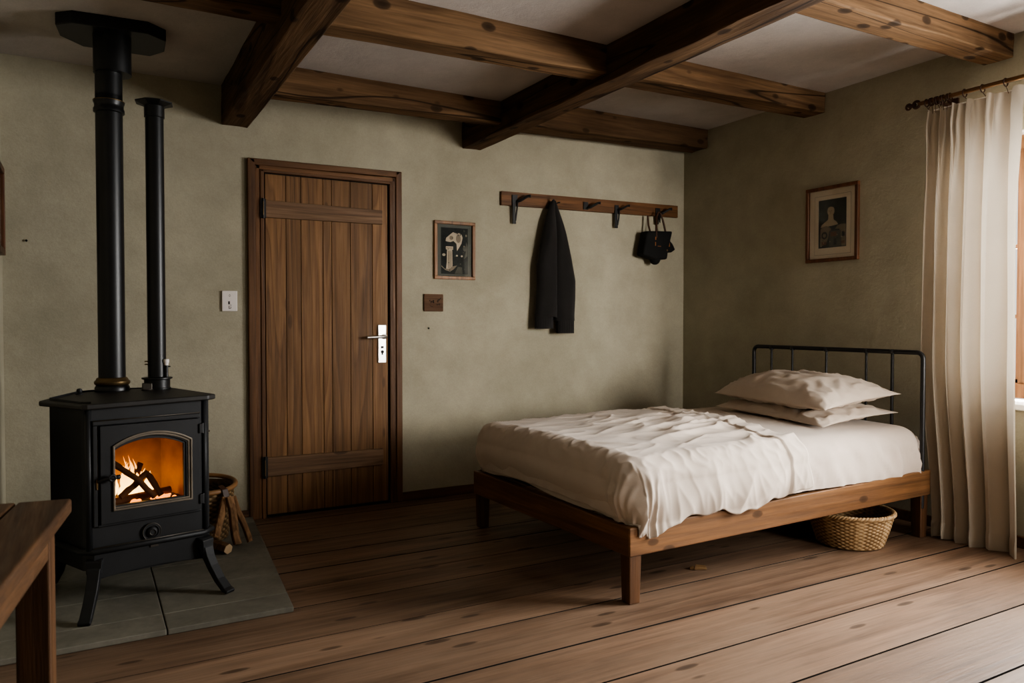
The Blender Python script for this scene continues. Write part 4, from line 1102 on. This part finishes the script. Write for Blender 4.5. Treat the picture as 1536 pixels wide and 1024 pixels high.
for k in range(16):
    x, z = random.uniform(3.10, 3.28), random.uniform(1.645, 1.73); sh2.append((random.choice(('ink', 'paper', 'sepia')), ell(x, z, random.uniform(.002, .006), random.uniform(.002, .005), 7)))
sh2 += [('ink2', ell(3.211, 1.868, .0022, .003, 8)), ('ink2', ell(3.193, 1.868, .0022, .003, 8)), ('ink2', rect(3.200, 3.2025, 1.856, 1.868)), ('ink2', rect(3.196, 3.209, 1.849, 1.8505))]
picture((XR, 3.2, 1.78), 'framed print of a pale bust in a wide cream mat above the bed', RM, 3.000, 3.386, 1.545, 2.028, .022, .024, None, sh2, M['mat'], M['picframe2'])
LM = Matrix(((0, 0, 1, XL), (1, 0, 0, 0), (0, 1, 0, 0), (0, 0, 0, 1)))
sh3 = [('ink2', rect(4.02, 4.38, 1.46, 1.86)), ('ink', [(4.05, 1.5), (4.35, 1.5), (4.3, 1.62), (4.15, 1.68)])]
picture((XL, 4.2, 1.66), 'picture frame edge on the left wall, cut off by the photo', LM, 4.0, 4.44, 1.48, 1.905, .03, .026, None, sh3, M['matgrey'], M['picframe2'])

# ------------------------------------------------------------------ switch, plaque, nails
sw = thing('light_switch', (.717, YB, 1.277), 'white wall switch plate beside the door frame', 'switch')
mb = MB(); mb.box((.675, YB - .014, 1.218), (.759, YB, 1.336)); mb.build('switch_plate', M['white'], sw, bev=.004, seg=3)
mb = MB(); mb.torus((.717, YB - .0145, 1.309), .0035, .0009, Matrix.Rotation(pi / 2, 4, 'X') @ Matrix.Diagonal((1, 1.7, 1, 1)), 20, 6); mb.build('switch_ring', M['grey'], sw)
mb = MB(); mb.box((.709, YB - .0155, 1.258), (.717, YB - .0138, 1.276)); mb.box((.712, YB - .0155, 1.234), (.7145, YB - .0138, 1.250)); mb.box((.712, YB - .0155, 1.233), (.724, YB - .0138, 1.2355)); mb.box((.7215, YB - .0155, 1.238), (.7245, YB - .0138, 1.245)); mb.box((.7215, YB - .0155, 1.252), (.7255, YB - .0138, 1.258))
mb.build('switch_slot', M['black'], sw)
mb = MB(); mb.box((.7185, YB - .017, 1.256), (.7265, YB - .0138, 1.276)); mb.build('switch_toggle', M['white'], sw, bev=.001)
pq = thing('wall_plaque', (1.987, YB, 1.285), 'small brown wooden plaque with faint dark writing below the small print', 'plaque')
mb = MB(); mb.box((1.919, YB - .016, 1.229), (2.055, YB, 1.342)); mb.build('plaque_board', M['plaque'], pq, bev=.003)
mb = MB()
def stroke(pts, w_=.0032):
    mb.tube([(x, YB - .0165, z) for x, z in pts], w_ / 2, 6)
k = 1.0; ox, oz = 1.919, 1.342
def T_(a, b): return (1.919 + (a - 150) / 820 * .136, 1.342 - (b - 150) / 700 * .113)
stroke([T_(360, 410), T_(415, 400)]); stroke([T_(385, 405), T_(380, 450)])
stroke([T_(430, 430), T_(440, 520)], .004); stroke([T_(435, 435), T_(480, 440), T_(475, 480), T_(440, 485)], .004)
stroke([T_(520, 405), T_(525, 510)], .005); stroke([T_(525, 405), T_(570, 420), T_(530, 450), T_(575, 480), T_(530, 510)], .005)
stroke([T_(640, 430), T_(640, 436)], .004)
stroke([T_(800, 370), T_(740, 385), T_(705, 430), T_(725, 475), T_(750, 470)], .0045); stroke([T_(740, 440), T_(790, 390), T_(870, 290)], .003)
stroke([T_(690, 545), T_(690, 590), T_(730, 590)], .003); stroke([T_(745, 550), T_(745, 590)], .003); stroke([T_(770, 550), T_(820, 550), T_(800, 595)], .0045)
stroke([T_(390, 600), T_(420, 640), T_(480, 665), T_(520, 650)], .002)
mb.build('plaque_lettering', M['black'], pq)
for x, z, lb in ((1.953, 1.118, 'tiny dark nail in the wall below the wooden plaque'), (-.262, 1.57, 'tiny dark nail in the wall left of the flue pipe')):
    mb = MB(); mb.lathe([(.0015, 0), (.0015, .010), (.006, .010), (.006, .012), (.002, .0135)], (0, 0, 0), 12, Matrix.Translation((x, YB + .002, z)) @ Matrix.Rotation(pi / 2, 4, 'X'))
    tag(mb.build('wall_nail', M['black'], None), lb, 'nail')

# ------------------------------------------------------------------ curtain
RX, RZ = 3.98, 2.348
rd = thing('curtain_rod', (RX, 2.0, RZ), 'bronze curtain rod with ring finial on the right wall', 'curtain rod')
mb = MB(); mb.tube([(RX, 2.515, RZ), (RX, .35, RZ)], .0115, 14); mb.build('rod_pole', M['rod'], rd, smooth=True, angle=50)
mb = MB(); RX90 = Matrix.Rotation(pi / 2, 4, 'Y'); mb.torus((RX, 2.576, RZ - .002), .0145, .0055, RX90, 28, 10); mb.torus((RX, 2.531, RZ), .017, .008, RX90, 28, 10)
mb.lathe([(.004, -.03), (.010, -.02), (.010, .015), (.004, .02)], (0, 0, 0), 12, Matrix.Translation((RX, 2.551, RZ)) @ Matrix.Rotation(pi / 2, 4, 'X')); mb.build('finial', M['ringwood'], rd, smooth=True)
mb = MB(); mb.tube([(RX + .015, 2.43, RZ - .008), (XR, 2.43, RZ - .012)], .009, 10); mb.box((XR - .012, 2.40, RZ - .05), (XR, 2.46, RZ + .03)); mb.build('rod_bracket', M['ringwood'], rd)
mb = MB(); mb.tube([(RX + .03, 2.45, RZ - .045), (RX + .03, .40, RZ - .045)], .003, 8); mb.build('curtain_wire', M['sillwhite'], rd)
ct = thing('curtain', (RX, 2.2, .02), 'cream linen curtain hanging from the rod beside the bed', 'curtain')
CY0, CY1 = 2.482, 1.982
# fold phase: tight pleats near the wall end, broad panels towards the window
def cphase(t): return 2 * pi * (8.4 * t - 2.9 * t * t)
def cur(u, v):
    z_t = 2.292 + .016 * u + .008 * sin(cphase(u) * 1.0); z_b = .002 + .006 * sin(u * 11)
    z = z_t + (z_b - z_t) * v
    yl = CY0 - .005 + .018 * sm(.0, .3, v) - .075 * sm(.55, 1.0, v); yr = CY1 + .010 * sin(v * 5) - .008 * sm(.6, 1, v)
    y = yl + (yr - yl) * u
    amp = (.033 + .021 * sm(.05, .6, v)) * (1 - .40 * sm(.6, .95, u)) * (1 - .35 * (1 - sm(.0, .05, v)))
    ph = cphase(u) + .5 * noise.noise(Vector((u * 3, v * 2.2, 1))) * sm(0, .4, v)
    x = RX + .012 + amp * (1 - 2 * abs(sin(ph / 2)) ** .9) + .010 * noise.noise(Vector((u * 7, v * 3, 5))) * sm(.05, .4, v)
    x += .012 * sin(ph * 2 + 1.2) * (1 - sm(.0, .25, v)) + .010 * sin(cphase(u) * 2.5) * math.exp(-((v - .045) / .03) ** 2)
    x += .013 * sin(2 * pi * 15 * u) * (1 - sm(.40, .55, u)) * (1 - sm(.05, .22, v))
    y += .45 * amp * sin(2 * ph) * .35
    x -= .030 * math.exp(-((u - .98) / .05) ** 2) * sm(.0, .3, v)
    return Vector((x, y, z))
mb = MB(); mb.grid(cur, 190, 150); mb.build('curtain_panel', M['curtain'], ct, smooth=True)
mb = MB()
def hem(u, v):
    p = cur(u, .962 + .038 * v); return p + Vector((-.003 - .004 * sin(pi * v), 0, -.001))
mb.grid(hem, 190, 6); mb.build('curtain_hem', M['curtain'], ct, smooth=True)
us = [.015, .045, .075, .105, .135, .165, .20, .235, .27, .42, .60, .82]
for u in us:
    p = cur(u, 0); mb = MB(); mb.torus((RX, p.y, RZ - .006), .0195, .0032, Matrix.Rotation(pi / 2, 4, 'X') @ Matrix.Rotation(0, 4, 'Y'), 22, 6)
    mb.tube([(RX, p.y, RZ - .026), ((RX + p.x) / 2, p.y, (RZ - .026 + p.z) / 2), (p.x, p.y, p.z - .01)], .0016, 6)
    mb.build('curtain_ring', M['ringwood'], ct, smooth=True)

# ------------------------------------------------------------------ crumbs on the floor
mb = MB(); mm = Matrix.Translation((2.485, 2.612, 0)) @ Matrix.Rotation(radians(-25), 4, 'Z')
mb.hexa([mm @ Vector(p) for p in ((-.032, -.014, .001), (.030, -.018, .001), (.034, .012, .001), (-.020, .018, .001), (-.028, -.012, .016), (.026, -.014, .012), (.030, .008, .014), (-.018, .012, .020))])
mb.hexa([mm @ Vector(p) for p in ((-.05, -.006, .001), (-.03, -.012, .001), (-.026, .010, .001), (-.046, .012, .001), (-.048, -.004, .012), (-.03, -.008, .018), (-.028, .006, .016), (-.044, .008, .010))])
tag(mb.build('wood_chip', M['chip'], None, bev=.002), 'small yellowish wood chip on the floor under the bed edge', 'wood chip')

# ------------------------------------------------------------------ light
def area(name, loc, rot, sx, sy, power, col):
    l = bpy.data.lights.new(name, 'AREA'); l.shape = 'RECTANGLE'; l.size = sx; l.size_y = sy; l.energy = power; l.color = col
    o = bpy.data.objects.new(name, l); COL.objects.link(o); o.location = loc; o.rotation_euler = rot; return o
# overcast daylight outside the window
area('daylight', (XR + .55, 1.35, 1.55), (0, radians(82), 0), 1.7, 2.3, 440, (1.0, .97, .93))
# added fill lamp on the right behind the camera, no window modelled there
area('fill_behind', (3.9, -1.3, 1.45), (radians(87), 0, radians(6)), 1.3, 1.3, 17, (1.0, .955, .90))
bpy.data.lights['fill_behind'].spread = radians(52)
def point(name, loc, power, col, r):
    l = bpy.data.lights.new(name, 'POINT'); l.energy = power; l.color = col; l.shadow_soft_size = r
    o = bpy.data.objects.new(name, l); COL.objects.link(o); o.location = loc
point('fire_glow', P(.20, .50, -.13), .45, (1, .36, .07), .03)

w = bpy.data.worlds.new('sky'); bpy.context.scene.world = w; w.use_nodes = True
nt = w.node_tree; nt.nodes.clear()
bgn = nt.nodes.new('ShaderNodeBackground'); ow = nt.nodes.new('ShaderNodeOutputWorld'); sk = nt.nodes.new('ShaderNodeTexSky')
sk.sky_type = 'HOSEK_WILKIE'; sk.turbidity = 9; sk.ground_albedo = .4; sk.sun_direction = (.8, -.3, .55)
mixn = nt.nodes.new('ShaderNodeMix'); mixn.data_type = 'RGBA'; mixn.inputs[0].default_value = .75
nt.links.new(sk.outputs[0], mixn.inputs[6]); mixn.inputs[7].default_value = (.95, .93, .9, 1)
nt.links.new(mixn.outputs[2], bgn.inputs[0]); bgn.inputs[1].default_value = .8; nt.links.new(bgn.outputs[0], ow.inputs[0])

# ------------------------------------------------------------------ camera
cam = bpy.data.cameras.new('camera'); co = bpy.data.objects.new('camera', cam); COL.objects.link(co)
cam.sensor_width = 36; cam.lens = 36 * 1129.34 / 1536; cam.clip_start = .05
co.location = (0, 0, 1.144)
co.rotation_euler = (radians(90 - 1.3112), 0, radians(-29.4699))
cam.dof.use_dof = True; cam.dof.focus_distance = 3.9; cam.dof.aperture_fstop = 5.0
sc = bpy.context.scene; sc.camera = co
sc.view_settings.view_transform = 'AgX'; sc.view_settings.look = 'AgX - Medium High Contrast'; sc.view_settings.exposure = 0.84
sc.cycles.use_denoising = True; sc.cycles.denoising_prefilter = 'ACCURATE'; sc.cycles.use_adaptive_sampling = False; sc.cycles.max_bounces = 8; sc.cycles.diffuse_bounces = 5; sc.cycles.transparent_max_bounces = 16
sc.cycles.sample_clamp_indirect = 4.0
for o in list(bpy.data.objects):
    if '_org' in o: del o['_org']
